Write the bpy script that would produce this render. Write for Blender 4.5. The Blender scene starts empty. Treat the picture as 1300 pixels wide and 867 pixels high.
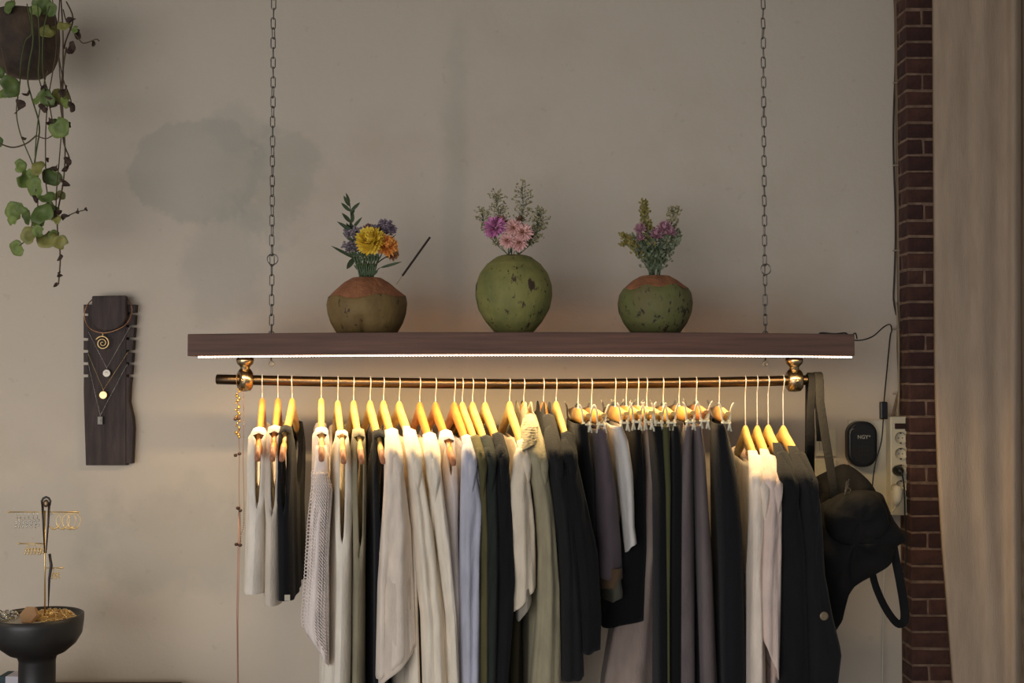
import bpy, bmesh, math, random
from math import sin, cos, pi, radians as R, sqrt, asin, atan2
from mathutils import Vector, Matrix
random.seed(7)
C = bpy.context.scene.collection
SC = bpy.context.scene

# ------------------------------------------------------------------ camera
FP = 1450.0; DC = 2.54; HC = 1.55; PITCH = R(1.78)
cd = bpy.data.cameras.new('camera'); cam = bpy.data.objects.new('camera', cd); C.objects.link(cam)
cam.location = (0, -DC, HC); cam.rotation_euler = (pi/2 + PITCH, 0, 0)
cd.sensor_width = 36; cd.lens = FP/1300*36; cd.clip_start = 0.05
SC.camera = cam
# ------------------------------------------------------------------ light
SC.view_settings.view_transform = 'Standard'; SC.view_settings.look = 'None'
SC.view_settings.exposure = 0.0; SC.view_settings.gamma = 1
w = bpy.data.worlds.new('world'); SC.world = w; w.use_nodes = True
w.node_tree.nodes['Background'].inputs[0].default_value = (0.90, 0.94, 1.0, 1)
w.node_tree.nodes['Background'].inputs[1].default_value = 0.22
def area(name, loc, target, sx, sy, power, col, spread=180):
    l = bpy.data.lights.new(name, 'AREA'); l.shape = 'RECTANGLE'; l.size = sx; l.size_y = sy
    l.energy = power; l.color = col; l.spread = R(spread)
    o = bpy.data.objects.new(name, l); C.objects.link(o); o.location = loc
    o.rotation_euler = (Vector(target)-Vector(loc)).to_track_quat('-Z', 'Y').to_euler()
    return o
area('shop_window_daylight', (-1.9, -3.7, 0.95), (-0.30, 0.2, 0.72), 3.6, 2.4, 25, (1.0, 0.985, 0.985), 92)
area('left_lamp', (-1.75, -0.35, 1.45), (-1.3, 0.3, 1.35), 0.15, 0.15, 0.6, (1.0, 0.70, 0.40))
# ------------------------------------------------------------------ pixel helper: a point of the place at depth y
_f = Vector((0, cos(PITCH), sin(PITCH))); _u = Vector((0, -sin(PITCH), cos(PITCH)))
def P(px, py, y=0.0):
    d = Vector(((px-650)/FP, 0, 0)) + _f + _u*(-(py-433.5)/FP)
    return Vector((0, -DC, HC)) + d*((y+DC)/d.y)
def S(px, y=0.0): return px/FP*(DC+y)
# ------------------------------------------------------------------ materials
def lin(c):
    return tuple(((v/255)/12.92 if v/255 <= 0.04045 else (((v/255)+0.055)/1.055)**2.4) for v in c) + (1,)
def mat(name, col, rough=0.6, metal=0.0, bump=0.0, bscale=60, col2=None, nscale=8, stretch=(1,1,1), det=4, lo=.35, hi=.65, spec=None, trans=0, sheen=0, coat=0):
    m = bpy.data.materials.new(name); m.use_nodes = True; n = m.node_tree; b = n.nodes['Principled BSDF']
    b.inputs['Base Color'].default_value = lin(col); b.inputs['Roughness'].default_value = rough; b.inputs['Metallic'].default_value = metal
    if spec is not None: b.inputs['Specular IOR Level'].default_value = spec
    if sheen: b.inputs['Sheen Weight'].default_value = sheen
    if coat: b.inputs['Coat Weight'].default_value = coat
    tc = n.nodes.new('ShaderNodeTexCoord'); mp = n.nodes.new('ShaderNodeMapping'); mp.inputs['Scale'].default_value = stretch
    n.links.new(tc.outputs['Object'], mp.inputs[0])
    if col2 is not None:
        t = n.nodes.new('ShaderNodeTexNoise'); t.inputs['Scale'].default_value = nscale; t.inputs['Detail'].default_value = det
        r = n.nodes.new('ShaderNodeValToRGB'); r.color_ramp.elements[0].position = lo; r.color_ramp.elements[1].position = hi
        r.color_ramp.elements[0].color = lin(col); r.color_ramp.elements[1].color = lin(col2)
        n.links.new(mp.outputs[0], t.inputs[0]); n.links.new(t.outputs[0], r.inputs[0]); n.links.new(r.outputs[0], b.inputs['Base Color'])
    if bump:
        t = n.nodes.new('ShaderNodeTexNoise'); t.inputs['Scale'].default_value = bscale; t.inputs['Detail'].default_value = 3
        bp = n.nodes.new('ShaderNodeBump'); bp.inputs['Strength'].default_value = bump; bp.inputs['Distance'].default_value = 0.004
        n.links.new(mp.outputs[0], t.inputs[0]); n.links.new(t.outputs[0], bp.inputs['Height']); n.links.new(bp.outputs[0], b.inputs['Normal'])
    return m
def fabric(name, col, var=0.86, weave=0.35, fine=260):
    if min(col) > 140: q_ = min(1.13, 240/max(col)); col = (col[0]*q_, col[1]*q_*.985, col[2]*q_*.985); var = .90
    c2 = tuple(v*var for v in col)
    return mat(name, col, rough=0.92, bump=weave, bscale=fine, col2=c2, nscale=45, stretch=(1,1,.35), lo=.3, hi=.75, spec=.15, sheen=.08)
def emis(name, col, s):
    m = bpy.data.materials.new(name); m.use_nodes = True; b = m.node_tree.nodes['Principled BSDF']
    b.inputs['Base Color'].default_value = lin(col); b.inputs['Emission Color'].default_value = lin(col); b.inputs['Emission Strength'].default_value = s
    return m
# ------------------------------------------------------------------ object helpers
def link(name, bm, m, parent=None, smooth=False, mods=None):
    me = bpy.data.meshes.new(name); bmesh.ops.recalc_face_normals(bm, faces=bm.faces); bm.to_mesh(me); bm.free()
    if smooth:
        for p in me.polygons: p.use_smooth = True
    ms = m if isinstance(m, (list, tuple)) else [m]
    for x in ms: me.materials.append(x)
    o = bpy.data.objects.new(name, me); C.objects.link(o)
    if parent is not None: o.parent = parent
    for k in (mods or []):
        if k[0] == 'bevel':
            md = o.modifiers.new('bevel', 'BEVEL'); md.width = k[1]; md.segments = k[2] if len(k) > 2 else 2; md.limit_method = 'ANGLE'
        elif k[0] == 'solid':
            md = o.modifiers.new('solid', 'SOLIDIFY'); md.thickness = k[1]; md.offset = 0
        elif k[0] == 'sub':
            md = o.modifiers.new('sub', 'SUBSURF'); md.levels = k[1]; md.render_levels = k[1]
    return o
def tag(o, label=None, cat=None, group=None, kind=None):
    if label: o['label'] = label
    if cat: o['category'] = cat
    if group: o['group'] = group
    if kind: o['kind'] = kind
    return o
def empty(name, loc, label=None, cat=None, group=None, kind=None, rz=0):
    o = bpy.data.objects.new(name, None); C.objects.link(o); o.location = loc; o.rotation_euler = (0, 0, rz); o.empty_display_size = .02
    return tag(o, label, cat, group, kind)
def NB(): return bmesh.new()
def box(bm, c, s, rot=None):
    r = bmesh.ops.create_cube(bm, size=1.0); M = Matrix.Translation(Vector(c)) @ (rot.to_4x4() if rot else Matrix()) @ Matrix.Diagonal((s[0], s[1], s[2], 1))
    bmesh.ops.transform(bm, matrix=M, verts=r['verts']); return r['verts']
def sphere(bm, c, r, seg=16, scale=(1,1,1)):
    q = bmesh.ops.create_uvsphere(bm, u_segments=seg, v_segments=max(4, seg//2), radius=r)
    bmesh.ops.transform(bm, matrix=Matrix.Translation(Vector(c)) @ Matrix.Diagonal((*scale, 1)), verts=q['verts']); return q['verts']
def tube(bm, pts, rad, seg=6, closed=False, cap=True):
    pts = [Vector(p) for p in pts]; n = len(pts); rings = []
    rads = rad if isinstance(rad, (list, tuple)) else [rad]*n
    t0 = (pts[1]-pts[0]).normalized(); a = Vector((0, 0, 1)) if abs(t0.z) < .9 else Vector((1, 0, 0)); nrm = t0.cross(a).normalized()
    for i in range(n):
        if closed: t = pts[(i+1) % n]-pts[i-1]
        else: t = pts[min(i+1, n-1)]-pts[max(i-1, 0)]
        if t.length < 1e-9: t = t0
        t.normalize(); nrm = nrm - t*nrm.dot(t)
        if nrm.length < 1e-6: nrm = t.orthogonal()
        nrm.normalize(); b = t.cross(nrm)
        rings.append([bm.verts.new(pts[i]+(nrm*cos(2*pi*k/seg)+b*sin(2*pi*k/seg))*rads[i]) for k in range(seg)])
    for i in range(n if closed else n-1):
        A = rings[i]; B = rings[(i+1) % n]
        for k in range(seg):
            try: bm.faces.new((A[k], A[(k+1) % seg], B[(k+1) % seg], B[k]))
            except ValueError: pass
    if cap and not closed:
        bm.faces.new(rings[0]); bm.faces.new(rings[-1])
def ribbon(bm, pts, width, thick):           # flat strap: width along given side vectors
    rings = []
    n = len(pts)
    for i in range(n):
        p, wv = Vector(pts[i][0]), Vector(pts[i][1]).normalized()
        t = (Vector(pts[min(i+1, n-1)][0])-Vector(pts[max(i-1, 0)][0])).normalized(); nn = t.cross(wv).normalized()
        rings.append([bm.verts.new(p+wv*(width/2*a)+nn*(thick/2*b)) for a, b in ((-1,-1),(-.8,-1.4),(.8,-1.4),(1,-1),(1,1),(.8,1.4),(-.8,1.4),(-1,1))])
    for i in range(n-1):
        for k in range(8): bm.faces.new((rings[i][k], rings[i][(k+1) % 8], rings[i+1][(k+1) % 8], rings[i+1][k]))
    bm.faces.new(rings[0]); bm.faces.new(rings[-1])
def lathe(bm, prof, seg=32, c=(0,0,0), axis='Z', fn=None):
    rings = []; c = Vector(c)
    for r, z in prof:
        ring = []
        for k in range(seg):
            a = 2*pi*k/seg; rr, zz = (fn(r, z, a) if fn else (r, z))
            v = Vector((rr*cos(a), rr*sin(a), zz)) if axis == 'Z' else Vector((zz, rr*cos(a), rr*sin(a)))
            ring.append(bm.verts.new(c+v))
        rings.append(ring)
    for i in range(len(rings)-1):
        for k in range(seg): bm.faces.new((rings[i][k], rings[i][(k+1) % seg], rings[i+1][(k+1) % seg], rings[i+1][k]))
    bm.faces.new(rings[0]); bm.faces.new(rings[-1])
def poly(bm, pts2, y0, y1):                     # prism from (x,z) outline
    A = [bm.verts.new((x, y0, z)) for x, z in pts2]; B = [bm.verts.new((x, y1, z)) for x, z in pts2]; n = len(A)
    bm.faces.new(A); bm.faces.new(B[::-1])
    for i in range(n): bm.faces.new((A[i], A[(i+1) % n], B[(i+1) % n], B[i]))
def interp(tbl, x):
    if x <= tbl[0][0]: return tbl[0][1]
    for (a, b), (c, d) in zip(tbl, tbl[1:]):
        if x <= c: return b+(d-b)*(x-a)/(c-a)
    return tbl[-1][1]
def smoothpts(pts, n=4):                       # catmull-rom
    pts = [Vector(p) for p in pts]; out = []
    for i in range(len(pts)-1):
        a = pts[max(i-1, 0)]; b = pts[i]; c = pts[i+1]; d = pts[min(i+2, len(pts)-1)]
        for k in range(n):
            t = k/n; out.append(.5*((2*b)+(c-a)*t+(2*a-5*b+4*c-d)*t*t+(3*b-a-3*c+d)*t**3))
    out.append(pts[-1]); return out

WALLY = 0.30
# ================================================================== STRUCTURE
def wall_material():
    m = bpy.data.materials.new('aged_plaster'); m.use_nodes = True; n = m.node_tree; L = n.links; b = n.nodes['Principled BSDF']
    b.inputs['Roughness'].default_value = .85; b.inputs['Specular IOR Level'].default_value = .2
    tc = n.nodes.new('ShaderNodeTexCoord')
    base = (206, 193, 176)
    def noise(scale, det=4, rough=.5, vec=None):
        t = n.nodes.new('ShaderNodeTexNoise'); t.inputs['Scale'].default_value = scale; t.inputs['Detail'].default_value = det; t.inputs['Roughness'].default_value = rough
        L.new(vec or tc.outputs['Object'], t.inputs[0]); return t.outputs[0]
    def math_(op, a, b_=None, clamp=False):
        q = n.nodes.new('ShaderNodeMath'); q.operation = op; q.use_clamp = clamp
        for i, v in enumerate((a, b_)):
            if v is None: continue
            if isinstance(v, (int, float)): q.inputs[i].default_value = v
            else: L.new(v, q.inputs[i])
        return q.outputs[0]
    def ramp(v, lo, hi):
        q = n.nodes.new('ShaderNodeMapRange'); q.interpolation_type = 'SMOOTHSTEP'
        q.inputs[1].default_value = lo; q.inputs[2].default_value = hi; L.new(v, q.inputs[0]); return q.outputs[0]
    sep = n.nodes.new('ShaderNodeSeparateXYZ'); L.new(tc.outputs['Object'], sep.inputs[0])
    nz = noise(7, 6, .6)
    def blob(px, py, rx, ry, nam, edge=.12):
        p = P(px, py, WALLY); sx = S(rx, WALLY); sz = S(ry, WALLY)
        dx = math_('DIVIDE', math_('SUBTRACT', sep.outputs[0], p.x), sx); dz = math_('DIVIDE', math_('SUBTRACT', sep.outputs[2], p.z), sz)
        d = math_('SQRT', math_('ADD', math_('MULTIPLY', dx, dx), math_('MULTIPLY', dz, dz)))
        d = math_('ADD', d, math_('MULTIPLY', math_('SUBTRACT', nz, .5), nam*1.6))
        q = n.nodes.new('ShaderNodeMapRange'); q.interpolation_type = 'SMOOTHSTEP'; q.inputs[1].default_value = 1+edge; q.inputs[2].default_value = 1-edge; L.new(d, q.inputs[0]); return q.outputs[0]
    masks = [(blob(250, 216, 84, 70, .75, .07), .27), (blob(352, 240, 48, 70, 2.4, .3), .22), (blob(290, 330, 48, 75, 1.9, .35), .20), (blob(300, 165, 40, 40, 2., .3), .16),
             (blob(579, 250, 15, 170, 1.6, .6), .20), (blob(225, 690, 110, 60, 1.4, .4), .25), (blob(380, 700, 40, 60, 1.4, .4), .12), (blob(60, 690, 80, 90, 1.2, .5), .20)]
    cur = n.nodes.new('ShaderNodeMix'); cur.data_type = 'RGBA'
    cur.inputs['A'].default_value = lin(base); cur.inputs['B'].default_value = lin((188, 172, 150))
    L.new(math_('MULTIPLY', ramp(noise(1.6, 5, .6), .45, .72), .55), cur.inputs['Factor']); col = cur.outputs['Result']
    for mk, amt in masks:
        q = n.nodes.new('ShaderNodeMix'); q.data_type = 'RGBA'; q.inputs['B'].default_value = lin((140, 145, 138))
        L.new(math_('MULTIPLY', mk, amt), q.inputs['Factor']); L.new(col, q.inputs['A']); col = q.outputs['Result']
    sp = ramp(noise(38, 2, .5), .715, .75)
    q = n.nodes.new('ShaderNodeMix'); q.data_type = 'RGBA'; q.inputs['B'].default_value = lin((150, 132, 108)); L.new(math_('MULTIPLY', sp, .12), q.inputs['Factor']); L.new(col, q.inputs['A']); col = q.outputs['Result']
    L.new(col, b.inputs['Base Color'])
    bp = n.nodes.new('ShaderNodeBump'); bp.inputs['Strength'].default_value = .3; bp.inputs['Distance'].default_value = .004
    L.new(math_('ADD', noise(60, 5, .6), math_('MULTIPLY', noise(6, 3), 1.5)), bp.inputs['Height']); L.new(bp.outputs[0], b.inputs['Normal'])
    return m
bm = NB(); box(bm, (0.0, WALLY+.1, 1.6), (5.6, .2, 3.2)); tag(link('wall_back', bm, wall_material()), 'old pale plaster wall with faint grey patches', kind='structure')
M_floor = mat('concrete_floor', (176, 174, 170), .6, col2=(158, 156, 152), nscale=5)
bm = NB(); box(bm, (0, -1.6, -.05), (5.6, 4.0, .1)); tag(link('floor', bm, M_floor), 'grey shop floor', kind='structure')
bm = NB(); box(bm, (0, -1.6, 3.25), (5.6, 4.0, .1)); tag(link('ceiling', bm, mat('ceiling_paint', (205, 200, 190), .9)), 'painted ceiling', kind='structure')
# brick pier: mortar core with a thin brick slip on each face
PX = P(1153, 480, .22).x; PYF = .222; ROW = .0397
bm = NB(); box(bm, (PX+.13+.0045, (PYF+WALLY)/2+.001, 1.6), (.26, WALLY-PYF, 3.2))
pier = tag(link('wall_right', bm, mat('mortar', (146, 118, 98), .95, bump=.6, bscale=150, col2=(112, 90, 74), nscale=40)), 'narrow projecting pier of dark red brick beside the curtain', kind='structure')
brick_mats = [mat('brick_a', (82, 52, 43), .9, bump=.7, bscale=120, col2=(62, 38, 32), nscale=35), mat('brick_b', (92, 58, 47), .9, bump=.7, bscale=120, col2=(68, 43, 35), nscale=30),
              mat('brick_c', (72, 44, 38), .9, bump=.7, bscale=120, col2=(56, 34, 30), nscale=30)]
_bm_cache = {}
def brick(x0, x1, y0, y1, z0, z1):
    key = (round(x1-x0, 4), round(y1-y0, 4), random.randrange(3), random.randrange(3))
    if key not in _bm_cache:
        b_ = NB(); vs = box(b_, (0, 0, 0), (x1-x0, y1-y0, z1-z0)); rr = random.Random(len(_bm_cache))
        bmesh.ops.bevel(b_, geom=list(b_.edges), offset=.0022, segments=1, affect='EDGES')
        for v in b_.verts: v.co += Vector((rr.uniform(-1, 1), rr.uniform(-1, 1), rr.uniform(-1, 1)))*.0009
        me = bpy.data.meshes.new('brick'); b_.to_mesh(me); b_.free(); me.materials.append(brick_mats[key[2]]); _bm_cache[key] = me
    o = bpy.data.objects.new('brick', _bm_cache[key]); C.objects.link(o); o.parent = pier
    o.location = ((x0+x1)/2, (y0+y1)/2+random.uniform(-.0012, .0012), (z0+z1)/2)
for k in range(62):
    zc0 = .62+k*ROW; z0 = zc0+.0027; z1 = zc0+ROW-.0027
    if z1 > 3.1: break
    sp = [(.003, .041), (.045, .15), (.154, .255)] if k % 4 == 1 else [(.003, .103), (.107, .205), (.209, .255)]
    for a, b_ in sp: brick(PX+a, PX+b_, PYF-.0012, PYF+.006, z0, z1)
    sd = [(.003, .072)] if k % 2 else [(.003, .045), (.049, .072)]
    for a, b_ in sd: brick(PX-.0012+.004, PX+.009, PYF+a, PYF+b_, z0, z1)

# ================================================================== SHELF, CHAINS, ROD
M_board = mat('shelf_wood', (112, 80, 66), .7, bump=.25, bscale=40, col2=(84, 60, 50), nscale=18, stretch=(.25, 6, 6), lo=.3, hi=.7)
YF = -.12
a = P(238, 424, YF); b_ = P(1085, 424, YF); zt = P(650, 421.5, YF).z; zb = P(650, 449.5, YF).z
bm = NB(); N = 24; yb = .13
rows = []
for i in range(N+1):
    t = i/N; x = a.x+(b_.x-a.x)*t; dz = -.0042*(2*t-1)**2
    rows.append([bm.verts.new((x, y, z+dz)) for y, z in ((YF, zb), (YF, zt), (yb, zt), (yb, zb))])
for i in range(N):
    for k in range(4): bm.faces.new((rows[i][k], rows[i][(k+1) % 4], rows[i+1][(k+1) % 4], rows[i+1][k]))
bm.faces.new(rows[0]); bm.faces.new(rows[-1])
shelf = tag(link('hanging_shelf', bm, M_board, mods=[('bevel', .0018, 2)]), 'long dark brown wooden shelf board hanging on two chains', 'shelf')
SHTOP = zt
def shelfz(x): 
    t = (x-a.x)/(b_.x-a.x); return SHTOP-.0042*(2*t-1)**2
# led strip under the front edge
led = empty('led_strip_light', P(650, 451, YF+.008), 'glowing white LED strip along the underside of the shelf front edge', 'led strip')
lx0 = P(250, 452, YF).x; lx1 = P(1083, 452, YF).x; off = led.location
def lz(x): return shelfz(x)-(zt-zb)
bm = NB(); tube(bm, [(lx0+(lx1-lx0)*i/20-off.x, 0, lz(lx0+(lx1-lx0)*i/20)-.0015-off.z) for i in range(21)], .0016, 6)
link('strip_tape', bm, emis('led_glow', (255, 214, 176), .8), led)
bm = NB(); nled = 208
for i in range(nled):
    x = lx0+(lx1-lx0)*(i+.5)/nled; box(bm, (x-off.x, -.0012, lz(x)-.0026-off.z), (.0042, .0044, .0024))
tag(link('diode', bm, emis('diode_glow', (255, 240, 222), 6.0), led), kind='stuff')
# the strip's own light
for i in range(2):
    xm = lx0+(lx1-lx0)*(i+.5)/2
    l = area('led_strip_lamp', (xm, YF+.010, zb-.009), (xm, YF+.05, zb-.5), (lx1-lx0)/2, .006, 4.3, (1.0, .72, .36), 172)
# chains
M_steel = mat('chain_steel', (125, 120, 112), .42, .9)
bmL = NB()
for s in (1,): 
    pts = []
    for k in range(20):
        t = 2*pi*k/20; cx = cos(t)*.0048; cz = sin(t)*.0048+(.0080 if sin(t) > 0 else -.0080)
        pts.append((cx, 0, cz))
    tube(bmL, pts, .00125, 6, closed=True)
linkme = bpy.data.meshes.new('chain_link'); bmL.to_mesh(linkme); bmL.free(); linkme.materials.append(M_steel)
for p in linkme.polygons: p.use_smooth = True
bmr = NB(); tube(bmr, [(cos(2*pi*k/24)*.0118, 0, sin(2*pi*k/24)*.0118) for k in range(24)], .0012, 6, closed=True)
ringme = bpy.data.meshes.new('chain_ring'); bmr.to_mesh(ringme); bmr.free(); ringme.materials.append(M_steel)
def chain(px, label, ring_y):
    top = shelfz(P(px, 420, 0).x); x = P(px, 420, 0).x
    root = empty('hanging_chain', (x, 0.0, top), label, 'chain')
    pitch = .0222; z = .012; k = 0
    zr = P(px, ring_y, 0).z-top; done = False
    while top+z < 3.2:
        if not done and z+.012 > zr:
            o = bpy.data.objects.new('chain_ring', ringme); o.rotation_euler = (0, 0, R(15)); o.location = (0.002, -.002, z+.002); done = True
            C.objects.link(o); o.parent = root
        o = bpy.data.objects.new('chain_link', linkme); C.objects.link(o); o.parent = root
        o.location = (random.uniform(-.0004, .0004), 0, z); o.rotation_euler = (R(random.uniform(-3, 3)), 0, (R(12) if k % 2 else R(82))+R(random.uniform(-16, 16)))
        z += pitch; k += 1
    # eye bolt in the board and its tail below
    bm = NB(); tube(bm, [(cos(t)*.006, 0, .003+sin(t)*.006) for t in [2*pi*k/14 for k in range(14)]], .0014, 6, closed=True)
    tube(bm, [(0, 0, -.001), (0, 0, -.056)], .002, 8); tube(bm, [(cos(t)*.005, .004, -.063+sin(t)*.006) for t in [2*pi*k/12 for k in range(12)]], .0013, 6, closed=True)
    link('eye_bolt', bm, M_steel, root, True)
chain(344.5, 'left steel chain holding the shelf, beside the grey wall patch', 332)
chain(971.5, 'right steel chain holding the shelf, nearer the brick pier', 343)
# rod
M_brass = mat('aged_brass', (176, 158, 128), .26, 1.0, col2=(134, 116, 88), nscale=30)
M_brass_d = mat('dark_brass', (88, 70, 52), .36, 1.0, col2=(68, 55, 42), nscale=22, stretch=(.2, 1, 1))
RODT = [(275, 481.5), (320, 482.5), (400, 484.3), (480, 485.6), (560, 486.8), (650, 487.6), (760, 487.2), (850, 486.2), (930, 484.8), (1010, 483.0), (1042, 482)]
def rodp(px): return P(px, interp(RODT, px), 0)
ROD_R = .0112
o0 = P(650, 487, 0)
rod = empty('clothes_rail', o0, 'aged brass clothes rail tube under the shelf', 'rail')
bm = NB(); tube(bm, [rodp(275+i*(1038-275)/40)-o0 for i in range(41)], ROD_R, 20); link('rail_tube', bm, M_brass_d, rod, True, [('bevel', .001, 1)])
bm = NB(); lathe(bm, [(.001, 0), (.0118, 0), (.0125, .002), (.0125, .007), (.010, .010), (.003, .011)], 20, rodp(1038)-o0, 'X'); link('end_cap', bm, M_brass, rod, True)
def bracket(px, yaw, rb, wb, label):
    c = rodp(px); root = empty('rail_bracket', c, label, 'bracket')
    ztop = lz(c.x)-c.z
    bm = NB(); lathe(bm, [(.0150, ztop), (.0185, ztop-.004), (.0195, ztop-.009), (.0175, ztop-.016), (.0125, ztop-.021), (.0105, ztop-.024), (.0125, .016)], 24); link('mounting_knob', bm, M_brass, root, True)
    bm = NB(); lathe(bm, [(.0115, -wb), (rb*.8, -wb), (rb, -wb*.75), (rb*1.06, 0), (rb, wb*.75), (rb*.8, wb), (.0115, wb)], 28, axis='X')
    o = link('ring_clamp', bm, M_brass, root, True); o.rotation_euler = (0, 0, R(yaw))
    bm = NB(); sphere(bm, (0, -rb*1.02, -.001), .004, 10); link('set_screw', bm, M_brass, root, True)
bracket(311, 28, .0245, .0145, 'left round brass bracket holding the rail, with bead strands hanging from it')
bracket(1008.5, 0, .0240, .0165, 'right round brass bracket holding the rail, next to the bag straps')

# ================================================================== HANGERS
def wood(name, c1, c2): return mat(name, c1, .38, bump=.05, bscale=40, col2=c2, nscale=12, stretch=(1, 1, 5), coat=.25)
M_w = [wood('maple_light', (228, 182, 104), (208, 158, 82)), wood('maple_orange', (222, 150, 76), (198, 124, 58)), wood('maple_pale', (232, 194, 118), (212, 170, 94))]
M_tip = mat('hanger_tip_wood', (170, 112, 76), .5)
M_wire = mat('hook_wire', (214, 212, 208), .35, .55)
AW = .22
def arm_z(u):
    s = min(abs(u)/AW, 1.15)
    return -.006*s-.098*s**1.22
def hanger_mesh():
    bm = NB(); rings = []; n = 36
    for i in range(n+1):
        q = -1+2*i/n; u = q*AW; s = abs(q)
        zt_ = arm_z(u); h = .040-.019*s; th = .0072-.0014*s
        if s < .12: zt_ += .006*cos(s/.12*pi/2)
        zn = -.006 if .76 < s < .83 else 0
        if s > .97: h *= .6; zt_ -= .004
        z1 = zt_+zn; z0 = zt_-h; zc = (z0+z1)/2; hh = (z1-z0)/2
        rings.append([bm.verts.new((th*cos(t)*(1 if abs(cos(t)) > .5 else .9), u, zc+hh*(abs(sin(t))**.6*(1 if sin(t) >= 0 else -1)))) for t in [2*pi*k/12 for k in range(12)]])
    for i in range(n):
        for k in range(12): bm.faces.new((rings[i][k], rings[i][(k+1) % 12], rings[i+1][(k+1) % 12], rings[i+1][k]))
    bm.faces.new(rings[0]); bm.faces.new(rings[-1])
    bmesh.ops.recalc_face_normals(bm, faces=bm.faces)
    for f in bm.faces:
        if abs(f.calc_center_median().y) > AW*.87: f.material_index = 1
    return bm
_hm = {}
def hook(root, dz, tall):                        # rod centre is dz above the hanger top, hook plane = local y-z
    bm = NB(); r = ROD_R+.0016; pts = []
    for k in range(13):
        t = -.25*pi+1.3*pi*k/12; pts.append((0, cos(t)*r, dz+sin(t)*r))
    e = pts[-1]
    pts += [(0, -r*.35, dz-r*1.5), (0, 0, dz-r*2.1), (0, 0, (dz-r*2.1)*.5), (0, 0, -.012)]
    pts = smoothpts(pts, 2); tube(bm, pts, .00125, 6)
    lathe(bm, [(.003, -.004), (.003, .001), (.0015, .0015)], 8)
    link('hook', bm, M_wire, root, True)
def place_root(name, rx, topy, tipx, L, label, cat, group):
    c = rodp(rx); zt_ = P(rx, topy, 0).z
    s = ((tipx-650)/FP*(DC-L*.975)-c.x)/L
    ang = asin(max(-.8, min(.8, s)))               # local -Y is the front arm
    root = empty(name, (c.x, 0, zt_), label, cat, group); root.rotation_euler = (0, 0, ang)
    return root, c.z-zt_, ang
def make_hanger(rx, topy, tipx, mi, label, tall=False):
    root, dz, ang = place_root('clothes_hanger', rx, topy, tipx, AW, label, 'hanger', 'wooden hangers on the brass rail')
    if mi not in _hm:
        bm = hanger_mesh(); me = bpy.data.meshes.new('hanger_arm'); bm.to_mesh(me); bm.free(); me.materials.append(M_w[mi]); me.materials.append(M_tip)
        for p in me.polygons: p.use_smooth = True
        _hm[mi] = me
    o = bpy.data.objects.new('hanger_arm', _hm[mi]); C.objects.link(o); o.parent = root
    hook(root, dz, tall)
    return root
M_clip = mat('clip_plastic', (226, 220, 196), .35)
def make_clip_hanger(rx, topy, tipx, mi, label):
    root, dz, ang = place_root('trouser_hanger', rx, topy, tipx+5, .19, label, 'hanger', 'straight clip hangers on the brass rail')
    bm = NB(); hl = .19
    rings = []
    for i in range(13):
        y = -hl+2*hl*i/12; q = abs(i-6)/6; hh = .0165 if q < .55 else (.0165-.0118*min(1, (q-.55)/.25)); e = .85 if i in (0, 12) else 1
        rings.append([bm.verts.new((.0062*(1 if abs(cos(t)) > .4 else .75)*cos(t)*e, y, -.0165+(hh*e*abs(sin(t))**.7*(1 if sin(t) >= 0 else -1))+(.0165-hh)*.55)) for t in [2*pi*k/14 for k in range(14)]])
    for i in range(12):
        for k in range(14): bm.faces.new((rings[i][k], rings[i][(k+1) % 14], rings[i+1][(k+1) % 14], rings[i+1][k]))
    bm.faces.new(rings[0]); bm.faces.new(rings[-1]); o = link('hanger_bar', bm, [M_w[mi], M_tip], root, True)
    for p in o.data.polygons:
        if len(p.vertices) > 4: p.use_smooth = False
    hook(root, dz, False)
    for yy in (-.155, .15):
        c = NB()
        for sx in (-1, 1):
            tube(c, smoothpts([(sx*.0155, yy-.004, .012), (sx*.0095, yy-.002, -.003), (sx*.0085, yy, -.020), (sx*.004, yy, -.046)], 3), [.0012]+[.0022]*8+[.0026], 6)
            box(c, (sx*.0075, yy, -.036), (.0026, .011, .024), Matrix.Rotation(sx*R(-14), 3, 'Y'))
        box(c, (0, yy, -.030), (.020, .010, .004))
        link('clip', c, M_clip, root, True)
    return root

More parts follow.
